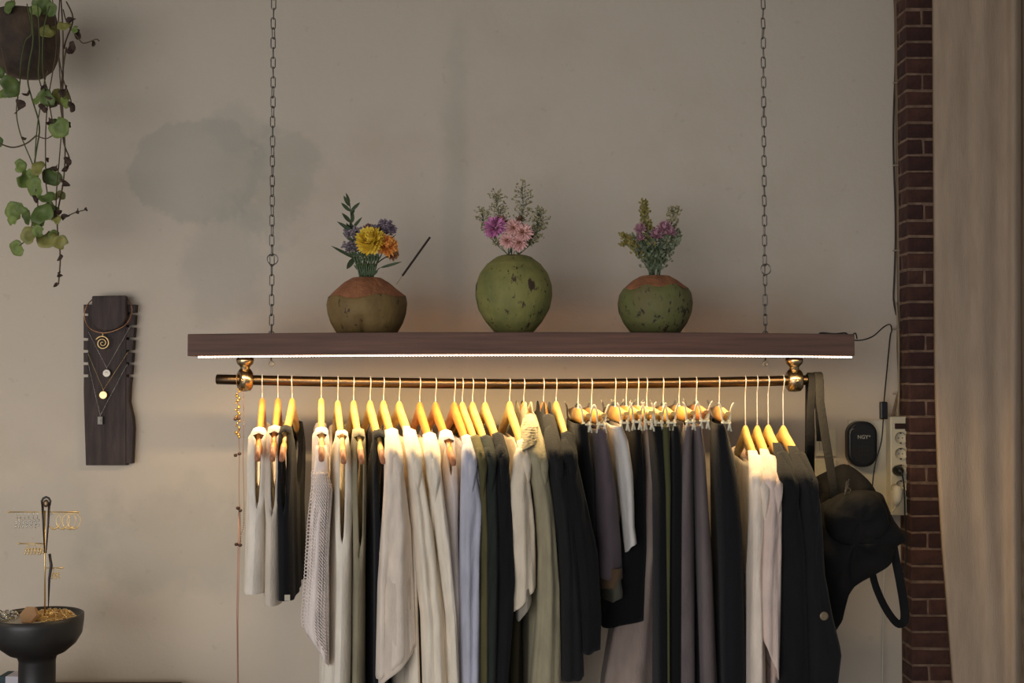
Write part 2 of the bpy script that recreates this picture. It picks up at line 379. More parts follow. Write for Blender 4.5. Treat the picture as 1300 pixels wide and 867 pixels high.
# ================================================================== GARMENTS
def make_drape(root, m, folds, seed, pname, Lt, Rt, hem, yfix=None):
    """Cloth falling from the front end of a hanger: a loop per height, deeper than wide, opening at the hem."""
    rr = random.Random(seed*31+5); ph = [rr.uniform(0, 6.28) for _ in range(8)]
    top0 = root.location.z; ytop = min(Lt[0][0], Rt[0][0]); ns = 40; nk = 30; rings = []; bm = NB()
    if pname in ('under_sleeve', 'hem_band'): folds *= .15
    clip = pname not in ('hem_band', 'folded_collar') and pname != 'sleeve' and pname != 'shoulder_drape' and pname != 'under_sleeve'
    ut = [(arm_z(u/100), u/100) for u in range(23, 0, -1)]
    for j in range(ns+1):
        s = j/ns; ring = []
        for k in range(nk):
            t = 2*pi*k/nk; c, sn = cos(t), sin(t)
            hy = hem[0]+(hem[1]-hem[0])*(c+1)/2
            py = ytop+(hy-ytop)*s
            xl, xr = interp(Lt, py), interp(Rt, py); g = min(1, s*2.2)
            if clip:
                D = yfix or .165; yd = -D*(abs(sn)**.55)*(1 if sn > 0 else -1); f = (1-yd/D)/2
                fc = world_to(root, P((xl+xr)/2, py, -D+.005)); hw = S((xr-xl)/2, -D+.005)
                w_ = hw*(.45+.55*f)*(abs(c)**.75)*(1 if c > 0 else -1)
                cx = fc.x*(.25+.75*f); dd = min(1, s*1.6)
                fo = folds*(.0010+.0052*dd)*(sin(yd*38+ph[0]+s*1.2)+.6*sin(yd*85+ph[1]-s*2)+.4*sin(yd*140+ph[2]))*(1-.55*abs(sn)**6) + .0010*sin(yd*300+ph[3])*(1-min(1, s*9))
                fo2 = .12*hw*folds*sin(c*7+ph[4]+s*2)*dd
                z = fc.z + .004*sin(t*3+ph[5])*(s if s > .9 else 0)
                ring.append(bm.verts.new((cx+w_+fo, yd-fo2, z)))
            else:
                zl = P(650, py, -.19).z-top0; u = .205
                for (az, uu) in ut:
                    if zl > az: u = uu
                u = yfix if yfix else min(.209, u)
                fc = world_to(root, P((xl+xr)/2, py, -u*cos(root.rotation_euler.z)))
                hw = S((xr-xl)/2, -u)
                df = .014+.020*min(1, g*1.5); db = .012+.085*g
                dy = (df if sn > 0 else db)*sn
                fx = hw*c*(1-.25*max(0, -sn))*(1+.05*folds*sin(t*6+ph[0]+s*3)*g)
                fold = folds*g*(.0072*sin(c*(5+2*sin(ph[7]))+ph[1]+s*2.2)+.0048*sin(c*13+ph[2]-s*3.5)*(.5+.5*sin(s*5+ph[3]))+.0018*sin(c*27+ph[6]+s*6))
                fold += folds*.0036*sin(s*24+c*5+ph[3])*math.exp(-((s-.14)/.10)**2)+folds*.0020*sin(s*33+c*8+ph[4])*math.exp(-((s-.38)/.2)**2)
                ring.append(bm.verts.new((fc.x+fx, -u-dy+(fold if sn > 0 else fold*.4), fc.z+.0015*sin(t*4+ph[5])*s)))
        rings.append(ring)
    for j in range(ns):
        for k in range(nk): bm.faces.new((rings[j][k], rings[j][(k+1) % nk], rings[j+1][(k+1) % nk], rings[j+1][k]))
    if not clip: bm.faces.new(rings[0])
    return link(pname, bm, m, root, True, [('solid', .002)])
def world_to(root, p):
    return Matrix.Rotation(-root.rotation_euler.z, 3, 'Z') @ (Vector(p)-root.location)
def garment(root_h, name, label, cat, col, kind='tank', hem=None, W=.20, Wh=None, T=.022, Th=None, sway=0.0, slope=0.0, group=None, seed=0,
            folds=1.0, armh=.17, neck=.09, sleeve=None, fine=260, var=.86, matl=None, hemline=None, extra=None, swayu=0.0, waistz=-.045, trim=True, cuffcol=None, un=None, drape=None, body=True):
    """A garment on its hanger: front and back panels with folds, wrapped over the arms, sleeves as parts."""
    rr = random.Random(seed*17+3); m = matl or fabric(name+'_cloth', col, var, fine=fine)
    root = empty(name, root_h.location, label, cat, group); root.rotation_euler = root_h.rotation_euler
    Wh = Wh or W*1.05; Th = Th or T*1.3
    top0 = root_h.location.z
    zhem = P(650, hem, -.18).z-top0 if hem else -.78
    if kind == 'tank':
        T_ = [(0, -neck-.10, 0), (.045, -neck-.085, 0), (.085, -neck-.03, 0), (.118, arm_z(.118)-.012, 0), (.132, arm_z(.132)+.003, 1), (.168, arm_z(.168)+.003, 1), (.178, arm_z(.178)-.022, 0), (.178, -armh*.75-.03, 0), (.190, -armh-.05, 0), (W, -armh-.085, 0)]
    elif kind == 'sleeved':
        T_ = [(0, -.062, 0), (.035, -.055, 0), (.055, arm_z(.055)-.006, 0), (.068, arm_z(.068)+.004, 1), (.11, arm_z(.11)+.004, 1), (.16, arm_z(.16)+.004, 1), (.20, arm_z(.20)+.004, 1), (.222, arm_z(.22)+.001, 1), (.232, arm_z(.22)-.012, 1), (.238, arm_z(.22)-.03, 1)]
    elif kind == 'highneck':
        T_ = [(0, -.012, 0), (.03, -.004, 0), (.05, .008, 0), (.062, .004, 0), (.075, arm_z(.075)+.006, 1), (.11, arm_z(.11)+.005, 1), (.16, arm_z(.16)+.004, 1), (.20, arm_z(.20)+.004, 1), (.222, arm_z(.22)+.001, 1), (.232, arm_z(.22)-.012, 1), (.238, arm_z(.22)-.03, 1)]
    else:  # clipped
        T_ = [(0, waistz-.012, 0), (.06, waistz-.006, 0), (.12, waistz-.002, 0), (.15, waistz, 0), (W, waistz-.003, 0)]
    if un: T_ = [(0, -.075, 0), (un*.5, -.07, 0), (un-.012, arm_z(un)-.014, 0)]+[(u_, arm_z(u_)+.004, 1) for u_ in [un+(.222-un)*k/4 for k in range(5)]]+[(.232, arm_z(.22)-.012, 1), (.238, arm_z(.22)-.03, 1)]
    cum = [0]
    for p, q in zip(T_, T_[1:]): cum.append(cum[-1]+sqrt((p[0]-q[0])**2+(p[1]-q[1])**2)+.004)
    nc = 30; cols = []
    for i in range(nc+1):
        d = cum[-1]*i/nc
        for j in range(len(cum)-1):
            if d <= cum[j+1]+1e-9:
                t = (d-cum[j])/(cum[j+1]-cum[j]); p, q = T_[j], T_[j+1]
                cols.append((p[0]+(q[0]-p[0])*t, p[1]+(q[1]-p[1])*t, 1 if (p[2] and q[2]) else 0, i/nc)); break
    if not body: cols = cols
    full = [(-u, z, on, -p) for u, z, on, p in cols[:0:-1]]+cols
    n = len(full); ph = [rr.uniform(0, 6.28) for _ in range(8)]; fr = [rr.uniform(28, 40), rr.uniform(55, 75), rr.uniform(95, 125)]
    nr = 34; bm = NB(); sheets = []
    def shape(u, z, side, p, on, s):
        dd = max(0, min(1, (-z-.06)/.6)); 
        T0 = T+(Th-T)*dd
        env = sqrt(max(0, 1-abs(p)**7)); top = min(1, s*nr/5)
        th = T0*.5*env
        if on or (kind != 'clip'): top = min(1, s*nr/3); th = th*top+(.0115 if on else .006)*(1-top)*env
        if kind == 'clip': th = th*(.35+.65*min(1, s*nr/6)) + (.0012*sin(u*260+ph[3])*(1-min(1, s*nr/7)))
        A = folds*(.0018+.0060*dd)
        f = A*(sin(u*fr[0]+ph[0]+z*1.5)+.6*sin(u*fr[1]+ph[1]-z*2.2)+.35*sin(u*fr[2]+ph[2]+z*3))
        f2 = folds*(.0012+.003*dd)*sin(u*fr[1]*.8+ph[4]+side*1.7+z*2)
        edge = .004*folds*sin(z*9+ph[5])*abs(p)+.002*folds*sin(z*31+ph[6])*abs(p)
        x = side*(th+f2*.5*env)+f*top+sway*dd*dd
        y = u+edge*(1 if u > 0 else -1)+swayu*dd
        return x, -y
    for side in (1, -1):
        g = []
        for (u0, z0, on, p) in full:
            cl = []
            zb_ = zhem+slope*p+.006*sin(p*9+ph[7])*folds
            if hemline: zb_ += hemline(p)
            for r_ in range(nr+1):
                s = r_/nr; s2 = s**1.15
                z = z0+(zb_-z0)*s2
                t = max(0, min(1, (-z-.12)/(.55)))
                wt = W+(Wh-W)*t
                ut = p*wt
                k = min(1, s*3.2); k = k*k*(3-2*k)
                u = u0*(1-k)+ut*k
                x, y = shape(u, z, side, p, on, s); cl.append(bm.verts.new((x, y, z)))
            g.append(cl)
        sheets.append(g)
        for i in range(n-1):
            for j in range(nr): bm.faces.new((g[i][j], g[i+1][j], g[i+1][j+1], g[i][j+1]))
    A_, B_ = sheets
    crest = [bm.verts.new(((A_[i][0].co.x+B_[i][0].co.x)/2, A_[i][0].co.y, full[i][1]+.0045)) if full[i][2] else None for i in range(n)]
    for i in range(n-1):
        if crest[i] and crest[i+1]:
            bm.faces.new((A_[i][0], A_[i+1][0], crest[i+1], crest[i])); bm.faces.new((B_[i][0], crest[i], crest[i+1], B_[i+1][0]))
    for i in (0, n-1):
        for j in range(nr): bm.faces.new((A_[i][j], A_[i][j+1], B_[i][j+1], B_[i][j]))
    if body: link('garment_body', bm, m, root, True, [('solid', .0016)])
    else: bm.free()
    if trim and kind == 'tank':                     # bound armhole and neck edge
        bm = NB()
        for side in (0, 1):
            for seg_ in (range(1, n-1),):
                pts = [sheets[side][i][0] for i in seg_]
        bm.free()
    for k, d in enumerate(drape or []): make_drape(root, m if len(d) < 5 or d[4] is None else fabric(name+'_layer', d[4]), folds, seed+k, *d[:4], yfix=(d[5] if len(d) > 5 else None))
    return root

creamy = (226, 216, 198)
H = 'wooden hanger with its front arm showing, holding '
SD = 'shoulder_drape'
specs = [
 # rod, top, tip, wood, name, label, category, colour, shape
 (333, 508, 328, 1, 'camisole', 'short ivory sleeveless top at the left end of the rail', 'top', (222, 214, 198), dict(hem=757, W=.185, T=.042, Th=.056, sway=-.014, seed=1, folds=.8, armh=.13)),
 (353, 508, 347, 1, 'ribbed_singlet', 'short beige ribbed sleeveless top, second from the rail left end', 'top', (190, 180, 164), dict(hem=768, W=.18, T=.036, Th=.040, sway=-.004, seed=2, folds=.6, armh=.14)),
 (371, 508, 359, 0, 'black_singlet', 'short black sleeveless top with a small pale hem tag', 'top', (26, 26, 29), dict(hem=763, W=.18, T=.030, Th=.036, sway=.014, seed=3, folds=.5, armh=.14)),
 (408, 508, 409, 2, 'crochet_blouse', 'white openwork crochet top with a scalloped lower edge', 'top', (214, 204, 196), dict(hem=700, W=.17, T=.030, Th=.036, sway=-.004, seed=4, folds=.8, armh=.09, drape=[(SD, [(566, 402), (604, 398), (616, 398), (662, 394), (729, 390), (781, 386), (800, 388), (848, 402)], [(566, 414), (604, 417), (622, 422), (662, 419), (709, 417), (833, 417)], (800, 846), None, .172)])),
 (429, 511, 437, 2, 'tank_dress', 'long ivory sleeveless dress beside the crochet top', 'dress', (216, 210, 194), dict(W=.19, T=.036, Th=.042, seed=5, folds=.7, armh=.20, sway=-.006)),
 (449, 511, 460, 2, 'ribbed_tank_dress', 'long khaki beige sleeveless dress with deep armholes', 'dress', (150, 140, 116), dict(W=.185, T=.028, Th=.030, seed=6, folds=.6, armh=.21)),
 (470, 511, 487, 2, 'black_tank_dress', 'long black sleeveless dress left of the sand linen tunic', 'dress', (24, 24, 28), dict(W=.185, T=.026, Th=.030, seed=7, folds=.5, armh=.16)),
 (487, 511, 505, 2, 'linen_tunic', 'sand linen tunic with a slanting two-line hem', 'tunic', (208, 196, 180), dict(kind='sleeved', un=.135, hem=820, W=.205, T=.022, Th=.034, seed=8, folds=.9, drape=[
   (SD, [(546, 489), (556, 489), (626, 487), (740, 480), (863, 478)], [(546, 498), (556, 502), (590, 511), (667, 521), (781, 525), (821, 527)], (860, 818)),
   ('hem_band', [(700, 482), (740, 482), (870, 481)], [(700, 520), (781, 522), (830, 525)], (867, 826), (196, 184, 168))])),
 (507, 512, 530, 2, 'cream_blouse', 'long cream blouse with a draped front reaching the frame bottom', 'blouse', (222, 212, 192), dict(kind='sleeved', un=.13, hem=None, W=.20, T=.020, Th=.032, seed=9, folds=1.0, drape=[
   (SD, [(541, 512), (552, 512), (626, 522), (729, 530), (781, 536), (863, 538), (950, 540)], [(541, 519), (550, 524), (590, 534), (667, 550), (781, 565), (867, 571), (950, 574)], (940, 900))])),
 (533, 513, 553, 1, 'cream_shirt', 'cream cotton shirt between the cream blouse and the ruffled blouse', 'shirt', (224, 215, 196), dict(kind='sleeved', un=.14, W=.20, T=.020, Th=.030, seed=10, folds=1.0, drape=[
   (SD, [(552, 537), (562, 537), (590, 540), (678, 553), (781, 566), (950, 572)], [(552, 545), (560, 550), (590, 558), (678, 569), (781, 579), (950, 588)], (930, 930))])),
 (553, 513, 576, 1, 'ruffled_blouse', 'off-white ruffled shoulder blouse with hanger tip poking out', 'blouse', (214, 206, 198), dict(kind='tank', W=.20, T=.034, Th=.034, seed=11, folds=1.6, armh=.06)),
 (577, 513, 600, 1, 'frayed_jacket', 'pale blue-grey woven jacket with frayed front edge', 'jacket', (166, 168, 180), dict(kind='sleeved', un=.15, W=.20, T=.018, Th=.026, seed=12, folds=.8, drape=[
   (SD, [(564, 588), (574, 586), (600, 585), (700, 584), (950, 586)], [(564, 596), (572, 600), (590, 605), (642, 614), (709, 609), (867, 609), (950, 610)], (940, 940))])),
 (587, 513, 612, 2, 'olive_vest', 'olive vest squeezed between the pale blue-grey jacket and dark vests', 'vest', (92, 86, 56), dict(kind='sleeved', un=.155, W=.195, T=.014, Th=.018, seed=13, folds=.4, drape=[(SD, [(568, 604), (600, 608), (950, 606)], [(568, 611), (600, 617), (950, 620)], (930, 930))])),
 (600, 513, 624, 2, 'slate_vest', 'dark slate green vest right of the olive vest', 'vest', (46, 50, 46), dict(kind='sleeved', un=.155, W=.195, T=.014, Th=.020, seed=14, folds=.5, drape=[(SD, [(568, 614), (600, 615), (950, 608)], [(568, 622), (600, 630), (700, 632), (950, 630)], (930, 930))])),
 (616, 513, 640, 2, 'batwing_blouse', 'loose black blouse left of the sand short-sleeved shirt', 'blouse', (26, 26, 28), dict(kind='sleeved', un=.145, W=.20, T=.018, Th=.026, seed=15, folds=.7, drape=[
   (SD, [(562, 630), (575, 629), (700, 628), (781, 628), (867, 624), (950, 622)], [(562, 638), (575, 643), (626, 649), (740, 655), (776, 651), (867, 644), (950, 642)], (930, 930))])),
 (647, 512, 668, 2, 'sand_shirt', 'sand beige shirt with wide sleeve ending in a slanted cuff', 'shirt', (204, 192, 170), dict(kind='sleeved', un=.17, hem=775, W=.20, T=.018, Th=.024, seed=16, folds=.7, drape=[
   ('sleeve', [(569, 656), (580, 652), (616, 647), (700, 648), (781, 650)], [(569, 662), (580, 667), (616, 672), (667, 677), (750, 679)], (776, 742)),
   ('under_sleeve', [(735, 657), (781, 657)], [(735, 669), (760, 674)], (787, 757), (150, 142, 128)),
   ('lower_layer', [(700, 646), (950, 642)], [(700, 668), (950, 666)], (940, 940), (72, 66, 48))])),
 (665, 513, 690, 1, 'olive_knit', 'long olive beige knit dress with a folded high neck', 'dress', (160, 150, 122), dict(kind='highneck', W=.20, T=.020, Th=.030, seed=17, folds=.7, drape=[
   (SD, [(533, 668), (545, 664), (580, 668), (626, 677), (700, 683), (781, 681), (867, 674), (950, 670)], [(533, 673), (545, 680), (575, 690), (636, 701), (740, 709), (867, 712), (950, 714)], (930, 930)),
   ('folded_collar', [(531, 664), (545, 662), (570, 660)], [(531, 672), (540, 681), (562, 682)], (572, 556))])),
 (690, 513, 709, 1, 'black_coat', 'black collared coat right of the olive knit dress', 'coat', (34, 33, 33), dict(kind='highneck', W=.20, T=.020, Th=.030, seed=18, folds=.6, drape=[
   (SD, [(536, 696), (550, 690), (600, 698), (700, 708), (950, 712)], [(536, 700), (550, 704), (575, 712), (642, 727), (781, 738), (858, 741)], (862, 858))])),
 (706, 512, 727, 2, 'lace_blouse', 'black blouse with a lace shoulder below the bare hanger arm', 'blouse', (24, 24, 26), dict(kind='sleeved', un=.14, hem=830, W=.20, T=.020, Th=.030, seed=19, folds=.6, drape=[
   (SD, [(555, 713), (575, 712), (640, 718), (740, 728), (830, 735)], [(555, 722), (575, 730), (642, 745), (700, 758), (781, 763), (825, 761)], (828, 822))])),
]
short = {'camisole': 'the short ivory top at the left end', 'ribbed_singlet': 'the short beige ribbed top', 'black_singlet': 'the short black top', 'crochet_blouse': 'the white crochet top', 'tank_dress': 'the long ivory sleeveless dress',
 'ribbed_tank_dress': 'the khaki beige dress', 'black_tank_dress': 'the long black sleeveless dress', 'linen_tunic': 'the sand linen tunic', 'cream_blouse': 'the long cream blouse', 'cream_shirt': 'the cream cotton shirt', 'ruffled_blouse': 'the off-white ruffled top',
 'frayed_jacket': 'the frayed blue-grey jacket', 'olive_vest': 'the olive top', 'slate_vest': 'the dark slate top', 'batwing_blouse': 'the loose black top', 'sand_shirt': 'the sand beige shirt with slanted cuff', 'olive_knit': 'the olive knit dress',
 'black_coat': 'the black collared coat', 'lace_blouse': 'the black lace-shouldered top'}
roots = {}
for rx, ty, tx, mi, nm, lab, cat, col, kw in specs:
    h = make_hanger(rx, ty, tx, mi, 'wooden hanger carrying '+short[nm])
    roots[nm] = garment(h, nm, lab, cat, col, group='clothes on the brass rail', **kw)
# small tag on the black tank hem
g = roots['black_singlet']; bm = NB(); box(bm, (0.010, -.19, P(650, 759, -.19).z-g.location.z), (.011, .002, .012)); tag(link('hem_tag', bm, mat('tag', (190, 180, 160), .8), g), 'pale fabric hem tag')
M_cro = fabric('crochet_rib', (226, 216, 208)); g = roots['crochet_blouse']
cl_, cr_ = [(592, 399), (616, 399), (662, 394), (729, 390), (781, 386), (800, 388), (848, 402)], [(592, 413), (616, 421), (662, 419), (709, 417), (833, 417)]
bm = NB()
for k in range(8):
    f = (k+.5)/8; c_ = -1+2*f; ye = 796+46*f; n_ = int((ye-600)/2.2)
    for w_ in (0, 1):
        pts = []
        for i in range(n_):
            py = 600+(ye-600)*i/n_; xl, xr = interp(cl_, py), interp(cr_, py); px = xl+(xr-xl)*f
            pts.append(world_to(g, P(px+1.5*sin(i*1.6+w_*pi), py, -.172-.0345*sqrt(max(0, 1-c_*c_))-.0022*cos(i*1.6+w_*pi))))
        tube(bm, pts, .0014, 4)
for k in range(44):                              # scalloped border down the outer edge
    py = 600+k*4.5; q = world_to(g, P(interp(cl_, py)-.8, py, -.172)); tube(bm, [q+Vector((.0035*cos(t)-.0015, 0, .0042*sin(t))) for t in [2*pi*i/8 for i in range(8)]], .0010, 4, closed=True)
tag(link('crochet_stitch', bm, M_cro, g, True), kind='stuff')

g = roots['frayed_jacket']; bm = NB(); rf = random.Random(3)
jr = [(564, 596), (572, 600), (590, 605), (642, 614), (709, 609)]
for k in range(150):
    py = 590+k*.82; q = world_to(g, P(interp(jr, py)-1.2, py, -.215)); L_ = rf.uniform(.003, .008)
    tube(bm, [q, q+Vector((L_*.7, rf.uniform(-.003, .001), -L_*rf.uniform(.1, .8)))], .0005, 3)
tag(link('fringe', bm, fabric('fringe_thread', (186, 186, 194)), g), kind='stuff')
WP = 'waist_panel'
clips = [
 (734, 518, 742, 0, 'black_skirt', 'short black skirt clipped right of the lace-shouldered blouse', 'skirt', (22, 22, 24), dict(seed=31, folds=.6, drape=[(WP, [(538, 728), (600, 732), (812, 736)], [(538, 748), (600, 758), (720, 760), (812, 756)], (806, 800))])),
 (751, 518, 761, 0, 'plum_trousers', 'dark plum-grey trousers with brownish turned cuff', 'trousers', (98, 86, 90), dict(seed=32, folds=1.0, drape=[
   (WP, [(545, 754), (575, 756), (640, 757), (737, 756)], [(545, 774), (575, 780), (626, 790), (688, 797), (737, 799)], (736, 736)),
   ('cuff', [(722, 757), (750, 760)], [(722, 799), (750, 796)], (750, 748), (98, 78, 58)),
   ('lining', [(735, 768), (772, 772)], [(735, 794), (772, 790)], (764, 762), (84, 82, 70))])),
 (781, 516, 790, 0, 'grey_white_trousers', 'light grey-white trousers ending mid-height beside the plum pair', 'trousers', (190, 188, 182), dict(seed=33, folds=.9, drape=[(WP, [(541, 776), (575, 784), (640, 794), (700, 798)], [(541, 793), (560, 801), (600, 807), (670, 810), (690, 814)], (704, 686))])),
 (795, 515, 806, 0, 'black_shorts', 'black garment with a rounded lower edge hanging over the pinkish trousers', 'skirt', (20, 20, 22), dict(seed=34, folds=.5, drape=[(WP, [(536, 802), (600, 804), (680, 790), (740, 764), (800, 758)], [(536, 816), (600, 822), (700, 828), (795, 829)], (797, 790), None, .125)])),
 (810, 515, 821, 2, 'pinkish_trousers', 'wide pinkish beige trousers flaring out at the bottom', 'trousers', (158, 140, 130), dict(seed=35, folds=.9, drape=[(WP, [(536, 815), (600, 820), (700, 812), (800, 768), (867, 754), (950, 748)], [(536, 829), (600, 834), (781, 838), (950, 836)], (930, 930), None, .10)])),
 (821, 516, 834, 2, 'black_wide_trousers', 'long black trousers between the pinkish and the olive pair', 'trousers', (20, 20, 22), dict(seed=36, folds=.4, drape=[(WP, [(541, 826), (620, 834), (950, 836)], [(541, 843), (620, 850), (950, 856)], (930, 930))])),
 (842, 516, 849, 0, 'olive_trousers', 'narrow dark olive trousers on a clip hanger', 'trousers', (84, 84, 54), dict(seed=37, folds=.4, drape=[(WP, [(542, 838), (620, 841), (780, 846)], [(542, 853), (620, 855), (780, 851), (950, 852)], (930, 930))])),
 (862, 515, 874, 0, 'black_slim_trousers', 'long black trousers directly left of the taupe pair', 'trousers', (20, 20, 22), dict(seed=38, folds=.4, drape=[(WP, [(541, 852), (620, 852), (950, 850)], [(541, 866), (620, 870), (950, 870)], (930, 930))])),
 (884, 514, 891, 1, 'taupe_trousers', 'long taupe grey trousers with two hanging legs', 'trousers', (112, 100, 100), dict(seed=39, folds=.9, drape=[
   ('trouser_leg', [(541, 868), (575, 862), (640, 857), (729, 854), (867, 851), (950, 850)], [(541, 880), (575, 881), (640, 881), (867, 883), (950, 884)], (930, 930)),
   ('trouser_leg', [(541, 880), (575, 882), (640, 884), (867, 890), (950, 892)], [(541, 892), (575, 898), (640, 903), (729, 910), (867, 915), (950, 917)], (930, 930))])),
 (913, 516, 918, 0, 'charcoal_trousers', 'long charcoal black trousers beside the cream long-hook shirts', 'trousers', (28, 28, 31), dict(seed=40, folds=.6, drape=[(WP, [(538, 906), (600, 908), (700, 914), (950, 918)], [(538, 922), (560, 930), (600, 941), (678, 949), (867, 955), (950, 958)], (930, 930))])),
]
cs = {'black_skirt': 'the short black skirt', 'plum_trousers': 'the plum-grey trousers', 'grey_white_trousers': 'the grey-white trousers', 'black_shorts': 'the black garment with rounded lower edge', 'pinkish_trousers': 'the pinkish beige trousers',
 'black_wide_trousers': 'black trousers next to the pinkish pair', 'olive_trousers': 'the dark olive trousers', 'black_slim_trousers': 'black trousers left of the taupe pair', 'taupe_trousers': 'the taupe trousers', 'charcoal_trousers': 'the charcoal trousers at the right end of the clip hangers'}
for rx, ty, tx, mi, nm, lab, cat, col, kw in clips:
    h = make_clip_hanger(rx, ty, tx, mi, 'straight wooden clip hanger gripping '+cs[nm])
    roots[nm] = garment(h, nm, lab, cat, col, kind='clip', body=False, group='trousers and skirts on clip hangers', **kw)
longs = [
 (946, 543, 968, 2, 'cream_wrap_shirt', 'cream shirt on the first long-hooked hanger', 'shirt', (212, 200, 184), dict(kind='sleeved', un=.13, W=.19, T=.016, Th=.020, seed=51, folds=.6, drape=[(SD, [(572, 950), (590, 951), (700, 953), (950, 951)], [(572, 960), (590, 966), (626, 970), (729, 964), (781, 966), (950, 968)], (930, 930))])),
 (961, 543, 985, 2, 'blush_shirt', 'blush beige shirt with a pointed diagonal hem', 'shirt', (200, 182, 170), dict(kind='sleeved', un=.13, W=.19, T=.018, Th=.022, seed=52, folds=.6, drape=[(SD, [(570, 965), (590, 966), (650, 966), (755, 958), (807, 961)], [(570, 974), (590, 982), (636, 991), (729, 990), (860, 988)], (795, 862))])),
 (975, 542, 1006, 2, 'black_shirt', 'black shirt between the blush shirt and the buttoned jacket', 'shirt', (26, 26, 28), dict(kind='sleeved', un=.12, W=.20, T=.020, Th=.030, seed=53, folds=.6, drape=[(SD, [(562, 981), (590, 984), (640, 990), (950, 990)], [(562, 990), (590, 1001), (616, 1010), (700, 1022), (950, 1030)], (930, 930))])),
 (994, 543, 1030, 2, 'black_jacket', 'long black jacket with one pale button, last on the rail', 'jacket', (32, 31, 32), dict(kind='sleeved', un=.12, W=.20, T=.024, Th=.036, seed=54, folds=.6, drape=[(SD, [(566, 1000), (590, 1005), (640, 1012), (950, 1018)], [(566, 1010), (590, 1022), (611, 1034), (642, 1040), (729, 1045), (780, 1055), (827, 1067), (867, 1062), (950, 1060)], (930, 930))])),
]
ls = {'cream_wrap_shirt': 'the cream shirt', 'blush_shirt': 'the blush beige shirt', 'black_shirt': 'the black shirt', 'black_jacket': 'the buttoned black jacket'}
for rx, ty, tx, mi, nm, lab, cat, col, kw in longs:
    h = make_hanger(rx, ty, tx, mi, 'long-hooked pale wooden hanger carrying '+ls[nm], True)
    roots[nm] = garment(h, nm, lab, cat, col, group='clothes on the brass rail', **kw)
g = roots['black_jacket']; bm = NB(); cpos = world_to(g, P(1046, 782, -.30))
lathe(bm, [(.002, -.001), (.0078, -.001), (.0085, .001), (.007, .0025), (.0025, .0015), (.0005, .0015)], 18, (0, 0, 0))
bmesh.ops.rotate(bm, verts=bm.verts, cent=(0, 0, 0), matrix=Matrix.Rotation(pi/2, 3, 'X')); bmesh.ops.translate(bm, verts=bm.verts, vec=cpos)
tag(link('button', bm, mat('horn_button', (120, 104, 80), .4), g, True), 'pale horn button')

# ================================================================== COCONUT VASES
def coco_mat(name, c1, c2, spot, seed, sc=(1, 1, .6), amt=.62):
    m = mat(name, c1, .72, bump=.6, bscale=60, col2=c2, nscale=20, stretch=sc, lo=.35, hi=.7)
    n = m.node_tree; L = n.links; b = n.nodes['Principled BSDF']; src = b.inputs['Base Color'].links[0].from_socket
    mp = [x for x in n.nodes if x.type == 'MAPPING'][0]; mp.inputs['Location'].default_value = (seed*1.7, seed*.9, seed*2.3)
    for scl, lo, hi in ((34, amt+.03, amt+.07), (95, amt+.02, amt+.09)):
        t = n.nodes.new('ShaderNodeTexNoise'); t.inputs['Scale'].default_value = scl; t.inputs['Detail'].default_value = 6; t.inputs['Roughness'].default_value = .65; L.new(mp.outputs[0], t.inputs[0])
        r = n.nodes.new('ShaderNodeMapRange'); r.inputs[1].default_value = lo; r.inputs[2].default_value = hi; L.new(t.outputs[0], r.inputs[0])
        mx = n.nodes.new('ShaderNodeMix'); mx.data_type = 'RGBA'; mx.inputs['B'].default_value = lin(spot); L.new(r.outputs[0], mx.inputs['Factor']); L.new(src, mx.inputs['A']); src = mx.outputs['Result']
    L.new(src, b.inputs['Base Color']); return m
M_husk = mat('cut_husk', (172, 112, 74), .85, bump=.8, bscale=120, col2=(146, 92, 60), nscale=40, stretch=(1, 1, .3))
M_soil = mat('vase_inside', (60, 42, 30), .9)
